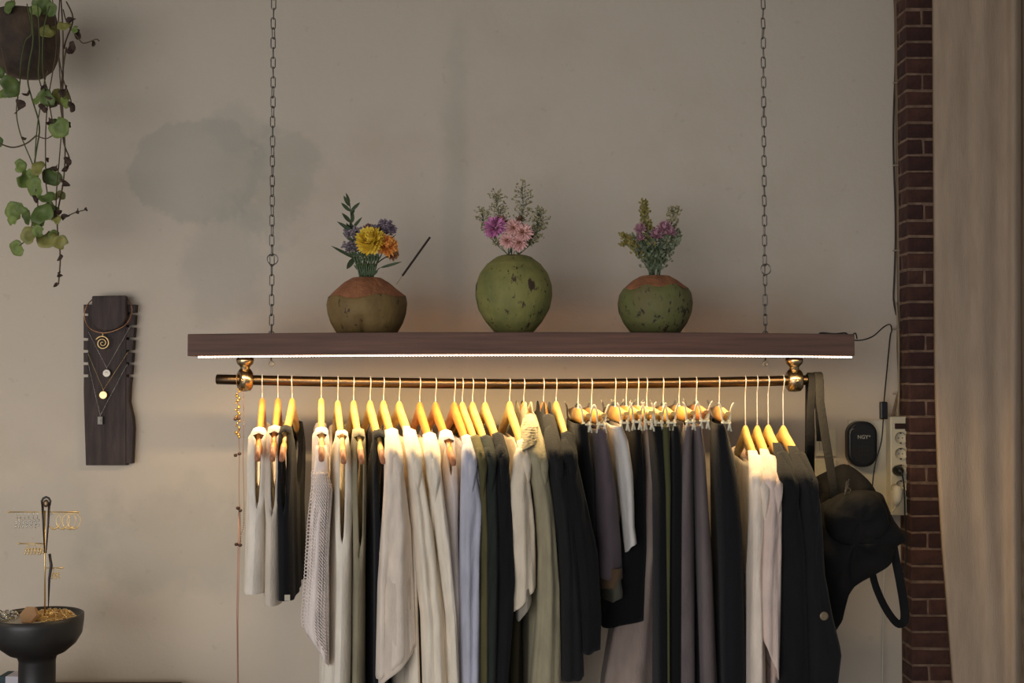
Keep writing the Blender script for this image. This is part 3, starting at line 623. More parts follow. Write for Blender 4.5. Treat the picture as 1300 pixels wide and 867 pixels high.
def coconut(px, label, prof, cut, facets, m_skin, cleft=0, wob=.03, seed=0, husk=True, by=421.5, y=0.0):
    c = P(px, by, y); c.z = shelfz(c.x)
    root = empty('coconut_vase', c, label, 'vase', 'coconut vases on the shelf')
    k_ = S(1, y); P_ = [(r*k_, z*k_) for r, z in prof]; cutz = cut*k_
    def fn(r, z, a_):
        q = 1+wob*sin(2*a_+seed)*.5+wob*.4*sin(3*a_+seed*2)
        return r*q, z
    ns = 96 if cleft else 60
    def ring_sets(lo, hi, name, material, facet=False):
        pts = []; N_ = 26
        for i in range(N_+1):
            t = lo+(hi-lo)*i/N_; pts.append(t)
        bm = NB(); rings = []
        zs = [p[1] for p in P_]
        Z = sorted(set([max(lo, min(hi, zz)) for zz in pts]))
        for z in Z:
            r = interp([(p[1], p[0]) for p in P_], z); ring = []
            for k in range(ns):
                a_ = 2*pi*k/ns; rr_, _ = fn(r, z, a_); zz = z
                wav = .0035*sin(a_*facets+seed)+.003*sin(a_*2+1.3+seed)
                if husk:
                    f = (z-lo)/(hi-lo)
                    if not facet: zz = z+wav*f**3
                    else: zz = z+wav*(1-f)**3
                if facet:
                    seg = 2*pi/facets; aa = ((a_+seed) % seg)-seg/2; rr_ *= 1-.07*(1-cos(aa))/(1-cos(seg/2))*.9+.02
                if cleft and not facet:
                    d = ((a_-(-pi/2)+pi) % (2*pi))-pi
                    rr_ *= 1-.30*math.exp(-(abs(d)/.13))*max(0, 1-z/(S(24)))
                ring.append(bm.verts.new((rr_*cos(a_), rr_*sin(a_), zz)))
            rings.append(ring)
        for i in range(len(rings)-1):
            for k in range(ns): bm.faces.new((rings[i][k], rings[i][(k+1) % ns], rings[i+1][(k+1) % ns], rings[i+1][k]))
        if lo == P_[0][1]: bm.faces.new(rings[0])
        return link(name, bm, material, root, not facet)
    top = P_[-1][1]
    ring_sets(P_[0][1], cutz, 'shell', m_skin)
    o = ring_sets(cutz, top, 'cut_top', M_husk if husk else m_skin, husk)
    r = P_[-1][0]; bm = NB(); lathe(bm, [(r*.92, top+.0005), (r*.8, top-.006), (r*.7, top-.02), (.001, top-.024)], 24); link('opening', bm, M_soil, root, True)
    return root, c, top
M_c1 = coco_mat('coconut_brown_green', (136, 110, 62), (112, 88, 50), (62, 44, 30), 1, amt=.60)
M_c2 = coco_mat('coconut_green', (142, 136, 74), (108, 110, 58), (66, 48, 34), 2, amt=.575)
M_c3 = coco_mat('coconut_dark_green', (106, 108, 60), (112, 98, 60), (54, 44, 32), 3, amt=.56)
c1, p1, t1 = coconut(465.5, 'squat brownish coconut vase with orange carved top and a cleft, holding yellow flowers', [(33, 0), (38, 2), (45, 14), (49, 26), (50.5, 38), (49, 46), (40, 55), (28, 66), (18, 72)], 47, 5, M_c1, 1, .02, 1)
c2, p2, t2 = coconut(652.5, 'tall round green coconut vase with brown scars, in the middle of the shelf', [(20, 0), (25, 3), (36, 16), (45, 32), (48.5, 48), (48, 62), (43, 77), (34, 89), (22, 98), (16, 100)], 84, 7, M_c2, 0, .02, 2, husk=False)
c3, p3, t3 = coconut(832, 'dark green coconut vase with a low orange carved collar, rightmost on the shelf', [(26, 0), (31, 2), (40, 14), (46, 28), (47.5, 40), (45.5, 52), (41, 59), (28, 69), (19, 74)], 58, 7, M_c3, 0, .015, 3)

# ================================================================== FLOWERS
M_stem = mat('stem_green', (78, 94, 60), .6, col2=(60, 76, 50), nscale=30)
M_leafd = mat('leaf_dark', (72, 84, 52), .6, col2=(54, 66, 42), nscale=30); M_leafg = mat('leaf_grey_green', (104, 112, 84), .6, col2=(84, 92, 66), nscale=30)
M_leafl = mat('leaf_light', (92, 108, 50), .5, col2=(72, 88, 38), nscale=40)
def leaf_shape(bm, base, d, length, width, nrm=None, curl=.15, fold=.25):
    d = Vector(d).normalized(); n_ = Vector(nrm) if nrm else Vector((random.uniform(-.4, .4), -1, random.uniform(-.2, .5))); s_ = d.cross(n_).normalized(); n_ = s_.cross(d).normalized()
    prev = None
    for i in range(6):
        t = i/5; wv = width*.5*sin(pi*min(1, t*.92+.04))**.8*(1-.25*t) if 0 < i < 5 else width*.03
        c = Vector(base)+d*length*t-n_*(-curl*length*t*t)
        row = [bm.verts.new(c-s_*wv+n_*wv*fold), bm.verts.new(c), bm.verts.new(c+s_*wv+n_*wv*fold)]
        if prev:
            bm.faces.new((prev[0], row[0], row[1], prev[1])); bm.faces.new((prev[1], row[1], row[2], prev[2]))
        prev = row
def petal_head(bm, c, r, n, axis, flat=1.0, wid=.22, inner=.12, curl=.3, hemi=1.0):
    axis = Vector(axis).normalized(); X = axis.orthogonal().normalized(); Y = axis.cross(X)
    for i in range(n):
        t = (i+.5)/n; el = pi/2*(1-t*hemi)        # from axis outwards
        ph = i*2.39996; d = (X*cos(ph)+Y*sin(ph))*cos(el)+axis*sin(el)*flat
        d += Vector((random.gauss(0, .08), random.gauss(0, .08), random.gauss(0, .08))); d.normalize()
        rr_ = r*random.uniform(.85, 1.08); leaf_shape(bm, Vector(c)+d*r*inner, d, rr_*(1-inner), r*wid, nrm=axis+d*.1, curl=curl, fold=.5)
def flower(name, label, base, head, r, col, col2=None, n=90, cat='flower', style='mum', axis=(0, -.8, .6), group=None, stem_r=.0014, centre=None, hemi=1.2):
    base = Vector(base); head = Vector(head); root = empty(name, base, label, cat, group); hd = head-base
    bm = NB(); mid = hd*.5+Vector((0, 0, .01)); tube(bm, smoothpts([(0, 0, 0), mid, hd-Vector(axis).normalized()*r*.3], 4), stem_r, 6); link('stem', bm, M_stem, root, True)
    m = mat(name+'_petal', col, .7, col2=col2 or tuple(v*.85 for v in col), nscale=60)
    bm = NB()
    if style == 'mum': petal_head(bm, hd, r, n, axis, 1, .40, .1, .40, hemi)
    elif style == 'daisy': petal_head(bm, hd, r, n, axis, .5, .34, .2, -.15, 1.1)
    elif style == 'statice':
        for i in range(n):
            d = Vector((random.gauss(0, 1), random.gauss(0, 1), random.gauss(0, .6))).normalized()*r*random.uniform(.5, 1.05); d.x *= 1.3
            petal_head(bm, hd+d, r*.36, 7, d+Vector((0, -.3, .5)), .8, .8, .1, .1)
    link('bloom', bm, m, root, False)
    if centre:
        bm = NB(); ax = Vector(axis).normalized(); sphere(bm, hd+ax*r*.22, r*.24, 10); link('flower_centre', bm, mat(name+'_centre', centre, .8, bump=.5, bscale=300), root, True)
    return root
def sprig(name, label, pts, leaves, m=None, cat='foliage', width=.006, length=.02, stem_r=.0011, group=None, ls=None):
    base = Vector(pts[0]); root = empty(name, base, label, cat, group); q = smoothpts([Vector(p)-base for p in pts], 5)
    bm = NB(); tube(bm, q, stem_r, 5); link('stem', bm, M_stem, root, True)
    bm = NB()
    for k in range(leaves):
        t = .35+.65*k/max(1, leaves-1); p = q[min(len(q)-1, int(t*(len(q)-1)))]; a_ = k*2.4
        d = Vector((cos(a_), sin(a_)*.6-.2, .9)); leaf_shape(bm, p, d, length*random.uniform(.8, 1.2), width*random.uniform(.8, 1.2))
    link('leaf', bm, m or M_leafd, root, True)
    return root
def airy(name, label, pts, m_bud, buds=40, spread=.02, group=None, cat='foliage', start=.3, bud=.0022, taper=True):
    base = Vector(pts[0]); root = empty(name, base, label, cat, group); q = smoothpts([Vector(p)-base for p in pts], 6)
    bs = NB(); tube(bs, q, .0009, 5); bb = NB()
    for k in range(buds):
        t = start+(1-start)*(k/buds); p = q[min(len(q)-1, int(t*(len(q)-1)))]; f = (1-.75*(t-start)/(1-start)) if taper else 1
        d = Vector((random.gauss(0, 1), random.gauss(0, .8), random.uniform(.2, 1.3))).normalized()*spread*f*random.uniform(.4, 1.2); e = p+d
        tube(bs, [p, p+d*.5+Vector((0, 0, .002)), e], .00045, 3)
        for _ in range(2):
            e2 = e+Vector((random.gauss(0, .0022), random.gauss(0, .0022), random.gauss(0, .0022)))
            leaf_shape(bb, e2, Vector((random.gauss(0, 1), random.gauss(0, 1), 1)), bud*2, bud*1.3, fold=.4)
    link('stem', bs, M_leafg, root, True); tag(link('bud', bb, m_bud, root), kind='stuff')
    return root
def at(px, py, y=0.0): return P(px, py, y)
G1 = 'flowers in the squat brownish coconut'
B1 = [at(465+random.uniform(-7, 7), 356, random.uniform(-.01, .015)) for _ in range(14)]
flower('yellow_chrysanthemum', 'large yellow chrysanthemum in the left coconut', B1[0], at(471, 308, -.03), .034, (255, 232, 96), (252, 214, 76), 260, group=None, axis=(-.1, -.9, .5))
flower('orange_chrysanthemum', 'orange chrysanthemum right of the yellow bloom', B1[1], at(490, 313, -.022), .026, (255, 196, 104), (248, 170, 84), 170, axis=(.4, -.8, .3))
flower('peach_carnation', 'small peach bloom at the lower right of the orange chrysanthemum', B1[2], at(497, 323, -.005), .017, (204, 150, 108), None, 90, axis=(.6, -.6, .1))
flower('pink_bud_flower', 'dusty pink bloom peeking above the yellow chrysanthemum', B1[3], at(468, 294, .01), .018, (170, 122, 108), None, 50, axis=(0, -.4, 1))
flower('purple_statice', 'purple statice cluster left above the yellow chrysanthemum', B1[4], at(449, 297, -.005), .017, (182, 168, 178), None, 90, style='statice')
flower('purple_statice', 'lower purple statice cluster beside the left spear leaf', B1[5], at(446, 314, -.008), .015, (182, 168, 178), None, 80, style='statice')
flower('purple_statice', 'broad purple statice spray above the orange chrysanthemum', B1[6], at(487, 292, .0), .020, (172, 154, 168), None, 130, style='statice')
sprig('leafy_sprig', 'tall spear-leaved sprig rising highest in the left coconut', [B1[7], at(452, 320, .01), at(447, 290, .005), at(444, 258, 0)], 16, M_leafd, width=.009, length=.030)
for nm, x0, y0, x1, y1, wd, lab in (('long_leaf', 455, 330, 420, 313, .009, 'long dark leaf pointing left out of the left coconut'), ('long_leaf', 450, 295, 428, 281, .010, 'short dark leaf pointing up-left beside the purple statice'), ('long_leaf', 482, 340, 511, 333, .008, 'dark leaf pointing right towards the incense stick'), ('long_leaf', 450, 327, 440, 342, .014, 'broad leaf drooping at the lower left of the left bouquet'), ('long_leaf', 492, 306, 504, 297, .003, 'thin leaf tip at the right of the left bouquet')):
    p = at(x0, y0, -.01); q = at(x1, y1, -.02); root = empty(nm, B1[8], lab, 'leaf'); bm = NB(); leaf_shape(bm, p-B1[8], q-p, (q-p).length, wd, curl=.08); link('blade', bm, M_leafd, root, True)
    bm = NB(); tube(bm, smoothpts([(0, 0, 0), (p-B1[8])*.5+Vector((0, 0, .004)), p-B1[8]], 3), .001, 5); link('stem', bm, M_stem, root, True)
for k in range(9):                                # bunched green stems above the mouth
    xx = 449+k*3.9; root = sprig('green_stem', 'green flower stem bunched in the mouth of the left coconut', [at(458+k*1.7, 357, -.012+.003*(k % 3)), at(455+k*2.6, 343, -.018), at(xx, 326, -.022)], 5, M_stem, width=.006, length=.016, stem_r=.0022, group='bunched stems in the left coconut', cat='stem')
# incense stick
p = at(503, 361, -.02); q = at(546, 301, -.02); root = empty('incense_stick', p, 'dark incense stick leaning out of the left coconut', 'incense stick')
bm = NB(); tube(bm, [Vector((0, 0, 0)), (q-p)*.25], .0008, 6); link('bare_end', bm, mat('bamboo', (150, 130, 100), .7), root)
bm = NB(); tube(bm, [(q-p)*.18, q-p], .0024, 8); link('coated_end', bm, mat('incense', (50, 38, 32), .9), root)
# middle coconut
B2 = [at(652+random.uniform(-7, 7), 324, random.uniform(-.01, .01)) for _ in range(14)]
flower('magenta_aster', 'magenta-pink aster at the left of the middle bouquet', B2[0], at(629, 290, -.018), .029, (216, 136, 186), (200, 134, 172), 90, style='daisy', axis=(-.4, -.7, .6))
flower('peach_carnation', 'peach bloom behind the magenta aster', B2[1], at(637, 283, .0), .017, (198, 150, 126), None, 70, axis=(-.1, -.5, 1))
for x_, y_, rr_, lab in ((652, 290, .020, 'dusty pink daisy in the centre of the middle bouquet'), (663, 296, .022, 'pink daisy with brown eye at the right of the middle bouquet'), (644, 306, .017, 'pale pink daisy low on the left of the middle bouquet'), (659, 309, .018, 'lowest pale pink daisy just above the green coconut')):
    flower('pink_daisy', lab, B2[2+int(x_) % 5], at(x_, y_, -.02), rr_*1.15, (238, 194, 184), (224, 170, 166), 48, style='daisy', axis=(random.uniform(-.3, .3), -1, .3), centre=(120, 82, 44))
flower('brown_seedhead', 'brownish small bloom atop the pink daisies', B2[8], at(660, 280, -.005), .012, (132, 98, 64), None, 40, axis=(.1, -.4, 1))
M_bud = mat('pale_bud', (168, 156, 122), .7, col2=(138, 132, 94), nscale=60)
for pts, nb, sp_, lab in (([(652, 324), (660, 290), (664, 262), (662, 237)], 34, .022, 'tallest airy filler sprig of the middle bouquet'), ([(650, 324), (640, 290), (632, 268), (630, 250)], 40, .020, 'airy filler sprig standing left of the tallest one'), ([(645, 324), (630, 305), (616, 288), (612, 268)], 40, .018, 'airy filler sprig leaning far left over the green coconut'),
                       ([(658, 324), (674, 305), (682, 290), (684, 270)], 52, .022, 'airy filler sprig leaning far right over the green coconut'), ([(658, 324), (672, 312), (682, 302)], 24, .014, 'low airy twig at the right mouth of the green coconut'), ([(646, 324), (632, 312), (622, 300)], 18, .010, 'low airy twig at the left mouth of the green coconut')):
    airy('filler_sprig', lab, [at(x, y, .004) for x, y in pts], M_bud, int(nb*1.7), sp_, taper=False, start=.4, bud=.0031)
# right coconut
M_gold = mat('goldenrod', (158, 142, 76), .8, col2=(130, 122, 72), nscale=60); M_euc = mat('dusty_foliage', (142, 146, 118), .7, col2=(108, 114, 88), nscale=60)
for pts, nb, sp_, mm, lab in (([(828, 348), (824, 310), (819, 280), (818, 256)], 90, .018, M_gold, 'tall pointed goldenrod spike of the right bouquet'), ([(826, 348), (812, 325), (800, 308), (790, 300)], 60, .012, M_gold, 'goldenrod spray leaning left in the right bouquet'), ([(826, 348), (815, 325), (800, 312), (788, 312)], 40, .010, M_gold, 'lowest goldenrod twig at the far left of the right bouquet'),
                            ([(834, 348), (848, 312), (852, 285), (856, 268)], 50, .016, M_bud, 'airy sprig leaning right in the right bouquet'), ([(834, 348), (845, 325), (856, 308), (860, 300)], 50, .014, M_euc, 'dusty foliage twig at the right of the right bouquet'),
                            ([(826, 350), (822, 335), (816, 320), (812, 302)], 80, .017, M_euc, 'dusty green foliage left of the dark stems'), ([(836, 350), (838, 335), (844, 322), (846, 305)], 80, .017, M_euc, 'dusty green foliage right of the dark stems'), ([(830, 350), (829, 338), (828, 322), (828, 300)], 70, .015, M_euc, 'dusty green foliage in the middle of the right bouquet')):
    airy('filler_sprig', lab, [at(x, y, .0) for x, y in pts], mm, int(nb*1.4), sp_*1.1, taper=(mm is M_gold), start=.25, bud=.0042)
for x_, y_, rr_, lab in ((813, 292, .014, 'mauve aster left of centre in the right bouquet'), (833, 299, .016, 'mauve aster in the centre of the right bouquet'), (843, 291, .017, 'dusty rose aster at the upper right of the right bouquet'), (851, 296, .013, 'small mauve aster at the right edge of the right bouquet'), (813, 303, .010, 'small pink aster low on the left of the right bouquet')):
    flower('mauve_aster', lab, at(831+random.uniform(-4, 4), 350, 0), at(x_, y_, -.016), rr_*1.15, (204, 156, 166), (188, 142, 158), 60, style='mum', axis=(random.uniform(-.3, .3), -.7, .7))
for k in range(5):
    sprig('green_stem', 'dark leafy stem bunched in the mouth of the right coconut', [at(825+k*3, 352, -.012), at(823+k*4, 335, -.018), at(820+k*5, 316, -.016)], 9, M_leafd if k % 2 else M_leafg, width=.006, length=.014, stem_r=.0016, group='bunched stems in the right coconut', cat='stem')

# ================================================================== HANGING PLANT (top left)
YP = .10
pc = P(33, 48, YP); plant = empty('hanging_plant', pc, 'trailing creeper with round green and dried leaves in a dark hanging coconut pot', 'plant')
M_pot = mat('dark_pot', (58, 46, 40), .85, bump=1.0, bscale=60, col2=(92, 74, 56), nscale=14)
bm = NB(); kk = S(1, YP); lathe(bm, [(6*kk, -52*kk), (22*kk, -49*kk), (34*kk, -38*kk), (40*kk, -22*kk), (41*kk, 0), (40*kk, 16*kk), (36*kk, 30*kk), (33*kk, 30*kk), (30*kk, 14*kk), (.002, 10*kk)], 30); link('pot', bm, M_pot, plant, True)
bm = NB()
for k in range(3):
    t = 2*pi*k/3+.5; tube(bm, [(36*kk*cos(t), 36*kk*sin(t), 28*kk), (0, 0, .38), (0, 0, 3.2-pc.z)], .0012, 5)
link('hanging_cord', bm, mat('jute', (96, 78, 54), .9), plant)
M_vine = mat('vine', (96, 84, 58), .7, col2=(84, 62, 48), nscale=20); M_vineg = mat('vine_green', (84, 92, 50), .7)
M_lg = [mat('creeper_leaf_a', (126, 142, 68), .55, col2=(100, 118, 54), nscale=40), mat('creeper_leaf_b', (104, 122, 60), .55, col2=(84, 102, 48), nscale=40), mat('creeper_leaf_yellow', (152, 146, 78), .55, col2=(124, 124, 64), nscale=40), mat('creeper_leaf_dead', (58, 42, 34), .8, col2=(76, 54, 42), nscale=60)]
vines = [[(78, 0), (80, 40), (80, 90), (79, 140), (82, 190), (80, 230), (74, 270), (74, 300), (76, 326), (74, 361)], [(76, 0), (74, 50), (76, 100), (78, 150), (76, 200), (72, 240), (70, 280)],
 [(34, 5), (40, 40), (33, 52), (27, 80), (26, 105), (20, 140), (24, 165), (32, 185), (42, 212), (45, 240)], [(40, 8), (42, 50), (37, 80), (36, 105), (42, 130), (50, 160), (46, 190), (42, 215)], [(48, 5), (50, 60), (49, 95), (54, 118), (48, 160), (44, 200), (46, 240)],
 [(70, 10), (72, 60), (66, 95), (60, 130), (58, 170), (58, 214)], [(46, 172), (34, 182), (18, 187), (4, 184), (-8, 178)], [(45, 172), (58, 176), (66, 172)], [(80, 12), (86, 30), (97, 46), (106, 55), (122, 50), (126, 52)], [(84, 2), (92, 24), (84, 52), (82, 62)],
 [(60, 90), (56, 110), (64, 140), (68, 170)], [(2, 60), (8, 90), (16, 105), (24, 112)], [(78, 150), (80, 180), (88, 200), (86, 212)], [(82, 276), (96, 270), (110, 266)], [(46, 240), (48, 262), (40, 285), (38, 300), (24, 312)], [(56, 262), (52, 280), (48, 300)], [(72, 60), (80, 100), (88, 122), (92, 138)], [(62, 8), (56, 40), (54, 90), (62, 118)],
 [(84, 60), (80, 95), (76, 130), (82, 165), (88, 160)], [(56, 216), (60, 250), (58, 270)]]
for vi, v in enumerate(vines):
    pts = [P(x+random.uniform(-.8, .8), y, YP-(.085 if y < 100 and 0 < x < 70 else .05)+random.uniform(-.012, .012))-pc for x, y in v]
    bm = NB(); tube(bm, smoothpts(pts, 4), .0014 if vi % 3 else .0018, 5); link('vine', bm, M_vineg if vi in (2, 3, 4, 17) else M_vine, plant, True)
def round_leaf(x, y, d, mi):
    c = P(x, y, YP-.055+random.uniform(-.03, .025))-pc; r = S(d, YP)*.58; bm = NB(); rot = Matrix.Rotation(random.uniform(0, 6.28), 3, 'Y') @ Matrix.Rotation(random.uniform(-.6, .6), 3, 'X') @ Matrix.Rotation(random.uniform(-.5, .5), 3, 'Z')
    rg = []; nn = 18; crumple = .5 if mi == 3 else .12; f1 = random.uniform(0, 6)
    ctr = bm.verts.new(c+rot @ Vector((0, r*.12, 0)))
    for q_ in (.5, 1.0):
        ring = []
        for k in range(nn):
            a_ = 2*pi*k/nn; notch = 1-.45*math.exp(-((a_-pi/2)/.3)**2) if q_ == 1 else 1-.2*math.exp(-((a_-pi/2)/.3)**2)
            rr_ = r*q_*notch*(1+.06*sin(a_*5+f1)); ring.append(bm.verts.new(c+rot @ Vector((rr_*cos(a_), -r*crumple*sin(a_*2+f1)*q_-r*.25*q_*q_, rr_*sin(a_)*(.9 if mi != 3 else .6)))))
        rg.append(ring)
    for k in range(nn):
        bm.faces.new((ctr, rg[0][k], rg[0][(k+1) % nn])); bm.faces.new((rg[0][k], rg[1][k], rg[1][(k+1) % nn], rg[0][(k+1) % nn]))
    o = link('leaf', bm, M_lg[mi], plant, True, [('solid', .0006)])
    if mi == 3: o['label'] = 'dried brown leaf'
for x, y, d, mi in [(12, 110, 24, 1), (6, 120, 14, 0), (26, 136, 17, 3), (48, 127, 11, 0), (60, 124, 20, 1), (66, 130, 16, 3), (56, 138, 12, 3), (76, 123, 20, 2), (84, 130, 14, 0), (82, 116, 13, 3), (91, 136, 12, 3), (77, 162, 24, 0), (72, 158, 16, 1), (88, 158, 9, 3), (64, 156, 13, 3), (60, 42, 18, 2), (70, 40, 16, 2), (82, 34, 15, 2), (90, 27, 11, 3), (98, 43, 13, 3), (96, 38, 9, 0), (91, 60, 14, 3), (86, 66, 6, 3), (54, 7, 22, 1), (66, 12, 16, 1), (46, 14, 14, 0), (14, 10, 16, 1), (34, 119, 9, 3), (56, 112, 9, 3), (-3, 180, 14, 1), (-2, 92, 14, 1), (118, 55, 7, 3), (31, 176, 6, 3),
 (26, 211, 15, 0), (31, 228, 20, 0), (47, 238, 24, 0), (67, 224, 22, 1), (50, 215, 18, 2), (42, 220, 14, 0), (60, 252, 17, 1), (19, 268, 22, 0), (28, 264, 14, 1), (17, 280, 13, 0), (36, 276, 17, 1), (56, 273, 26, 1), (68, 266, 20, 1), (48, 282, 14, 0), (72, 279, 12, 2), (83, 276, 10, 3), (77, 248, 11, 2), (70, 250, 8, 2), (83, 234, 12, 3), (79, 230, 7, 3), (87, 208, 14, 3), (84, 214, 9, 3), (71, 213, 11, 3), (61, 203, 6, 3), (45, 252, 9, 3), (38, 299, 20, 2), (49, 293, 14, 0), (60, 305, 22, 2), (68, 298, 12, 0), (77, 307, 17, 2), (23, 315, 18, 0), (77, 326, 9, 3), (76, 350, 6, 3), (72, 361, 7, 3), (75, 346, 4, 3), (109, 266, 5, 3), (99, 268, 6, 3), (72, 270, 12, 3)]:
    round_leaf(x, y, d, mi)

# ================================================================== NECKLACE BOARD
YB = WALLY-.022
kx = lambda cx: 60+cx*.2885
ky = lambda cy: 360+cy*.2884
o_ = P(kx(270), ky(440), YB); disp = empty('necklace_display', o_, 'dark carved wooden necklace board hung on the wall, with notched edges', 'display board')
M_dk = mat('dark_bark_wood', (74, 60, 56), .75, bump=.7, bscale=50, col2=(50, 41, 39), nscale=14, stretch=(4, 4, .6))
def bp_(cx, cy, y=YB): q = P(kx(cx), ky(cy), y); return (q.x-o_.x, q.z-o_.z)
bm = NB(); TB = WALLY-YB-.001
def slab(pts): poly(bm, [bp_(*p) for p in pts], 0, TB)
slab([(180, 92), (347, 92), (347, 800), (180, 800)])
slab([(180, 412), (180, 800), (170, 800), (165, 640), (160, 470), (161, 412)])
RE = [(412, 366), (440, 362), (520, 358), (590, 374), (640, 378), (792, 372)]
for (y0, x0), (y1, x1) in zip(RE, RE[1:]): slab([(345, y0), (x0, y0), (x1, y1), (345, y1)])
LN = [92, 136, 245, 298, 352, 406]; RN = [92, 132, 187, 242, 298, 352, 406]
for a_, b2 in zip(LN, LN[1:]): slab([(160, a_+(6 if a_ > 92 else 0)), (181, a_+(6 if a_ > 92 else 0)), (181, b2-6), (160, b2-6)])
for a_, b2 in zip(RN, RN[1:]):
    xa, xb = 388-(a_-92)*.067, 388-(b2-92)*.067; t_ = a_+(6 if a_ > 92 else 0); slab([(345, t_), (xa, t_), (xb, b2-6), (345, b2-6)])
link('board', bm, M_dk, disp)
bm = NB(); nk = [(205, 56), (355, 54), (356, 150), (340, 185), (305, 205), (262, 210), (228, 200), (210, 170), (204, 140)]
poly(bm, [bp_(*p) for p in nk], -.016, .001); link('neck_block', bm, M_dk, disp, mods=[('bevel', .004, 3)])
M_gold_j = mat('gold', (226, 194, 134), .3, .85); M_silver = mat('silver', (206, 202, 194), .25, 1.0); M_cop = mat('rose_gold', (176, 130, 96), .3, 1.0)
def jp(cx, cy, dy=0): return P(kx(cx), ky(cy), YB-.004-dy)
# torc with spiral
p0 = jp(250, 215, .016); root = empty('collar_necklace', p0, 'rigid gold collar necklace with a spiral pendant on the dark board', 'necklace')
bm = NB(); tube(bm, [q-p0 for q in smoothpts([jp(206, 62, 0), jp(178, 92, .008), jp(164, 130, .01), (jp(172, 175, .012)), jp(200, 205, .016), jp(250, 217, .018), jp(310, 202, .018), jp(352, 172, .014), jp(372, 125, .01), jp(368, 92, .008), jp(354, 66, 0)], 5)], .0013, 8); link('collar', bm, M_cop, root, True)
bm = NB(); cc = jp(243, 262, .008)-p0; kq = .2885*S(1, YB)
tube(bm, [cc+Vector((cos(t)*r_*kq, 0, sin(t)*r_*kq)) for t, r_ in [(i/60*4.6*pi+.8, 3+29*(i/60)) for i in range(61)]], [.0008+.0011*i/60 for i in range(61)], 8)
tube(bm, [cc+Vector((0, 0, 30*kq)), cc+Vector((0.001, 0, 46*kq))], .0014, 6); link('spiral_pendant', bm, M_gold_j, root, True)
def necklace(name, label, L_, B_, R_, pend, mtl, pmat):
    p0 = jp(*B_, .003); root = empty(name, p0, label, 'necklace', 'fine chain necklaces on the dark board')
    bm = NB(); pts = [jp(*L_, -.002), jp(*L_, .003), jp(*B_, .004), jp(*R_, .003), jp(*R_, -.002)]
    for a_, b2 in zip(pts, pts[1:]):
        n_ = max(2, int((b2-a_).length/.0022))
        for k in range(n_):
            q = a_+(b2-a_)*(k+.5)/n_-p0; sphere(bm, q, .00075, 6, (1, 1, 1.2))
        tube(bm, [a_-p0, b2-p0], .0003, 4)
    tag(link('fine_chain', bm, mtl, root, True), kind='stuff')
    bm = NB()
    if pend == 'disc':
        lathe(bm, [(.001, 0), (.0085, 0), (.0100, .0006), (.0100, .0016), (.0085, .002), (.006, .0014), (.003, .0022), (.001, .0022)], 22, (0, 0, 0)); bmesh.ops.rotate(bm, verts=bm.verts, cent=(0, 0, 0), matrix=Matrix.Rotation(pi/2, 3, 'X'))
        bmesh.ops.translate(bm, verts=bm.verts, vec=(0, 0, -.0125)); tube(bm, [(0, 0, -.003), (0, 0, .001)], .001, 6)
    else:
        box(bm, (0, 0, -.0125), (.0125, .0022, .0195)); box(bm, (0, -.0014, -.0125), (.0085, .001, .0155)); box(bm, (.001, -.0022, -.0125), (.003, .0012, .008)); tube(bm, [(0, 0, -.003), (0, 0, .001)], .001, 6)
    link('pendant', bm, pmat, root, pend == 'disc', [('bevel', .0005, 1)] if pend != 'disc' else None)
necklace('disc_necklace', 'uppermost fine chain with a dull silver disc pendant', (182, 215), (262, 372), (366, 187), 'disc', M_silver, mat('dull_silver', (150, 142, 130), .4, 1.0))
necklace('coin_necklace', 'fine chain with a gold coin pendant, below the dull silver disc', (180, 310), (247, 468), (356, 300), 'disc', M_gold_j, M_gold_j)
necklace('tag_necklace', 'lowest fine chain with a small rectangular silver tag', (180, 352), (233, 580), (352, 354), 'tag', M_silver, mat('worn_silver', (120, 116, 108), .5, 1.0))

# ================================================================== BEAD STRANDS
p0 = rodp(302); bead = empty('bead_strand', p0, 'long beaded strand with dark knots and pink cord at the rail left end', 'bead strand')
M_bead = mat('bronze_bead', (150, 112, 74), .35, .6); M_gb = mat('gold_bead', (216, 172, 92), .25, .9); M_pink = mat('pink_cord', (196, 152, 132), .8); M_db = mat('dark_bead', (70, 44, 32), .3)
bm = NB()
tube(bm, [(cos(t)*.0001, (ROD_R+.002)*cos(t), (ROD_R+.002)*sin(t)) for t in [2*pi*k/16 for k in range(16)]], .0009, 5, closed=True)
for xa, ya, xb, yb_, n_ in ((303, 545, 305, 690, 62), (309, 495, 309.5, 664, 70), (309.5, 664, 304, 692, 10)):
    for k in range(n_):
        t = k/n_; q = P(xa+(xb-xa)*t+.5*sin(t*9), ya+(yb_-ya)*t, -.014)-p0; sphere(bm, q, .0014, 6)
tag(link('small_bead', bm, M_bead, bead, True), kind='stuff')
bm = NB()
for k in range(22):
    q = P(302+2.2*sin(k*1.9), 494+k*2.9, -.014+.003*cos(k*2))-p0; sphere(bm, q, random.uniform(.0022, .0042), 8)
tag(link('gold_bead', bm, M_gb, bead, True), kind='stuff')
for x_, y_ in ((299, 532), (303, 531), (299, 578), (304, 576), (302, 645), (305, 648), (300, 691), (305, 692)):
    bm = NB(); sphere(bm, P(x_, y_, -.016)-p0, .0045, 10, (1, 1, .85)); link('dark_bead', bm, M_db, bead, True)
bm = NB(); tube(bm, [P(303, 650, -.014)-p0, P(302, 700, -.014)-p0, P(300.5, 780, -.014)-p0, P(302, 930, -.014)-p0], .0013, 6); tube(bm, [P(305, 640, -.012)-p0, P(304, 700, -.012)-p0, P(302, 790, -.012)-p0, P(303, 930, -.012)-p0], .001, 6); link('pink_cord', bm, M_pink, bead, True)

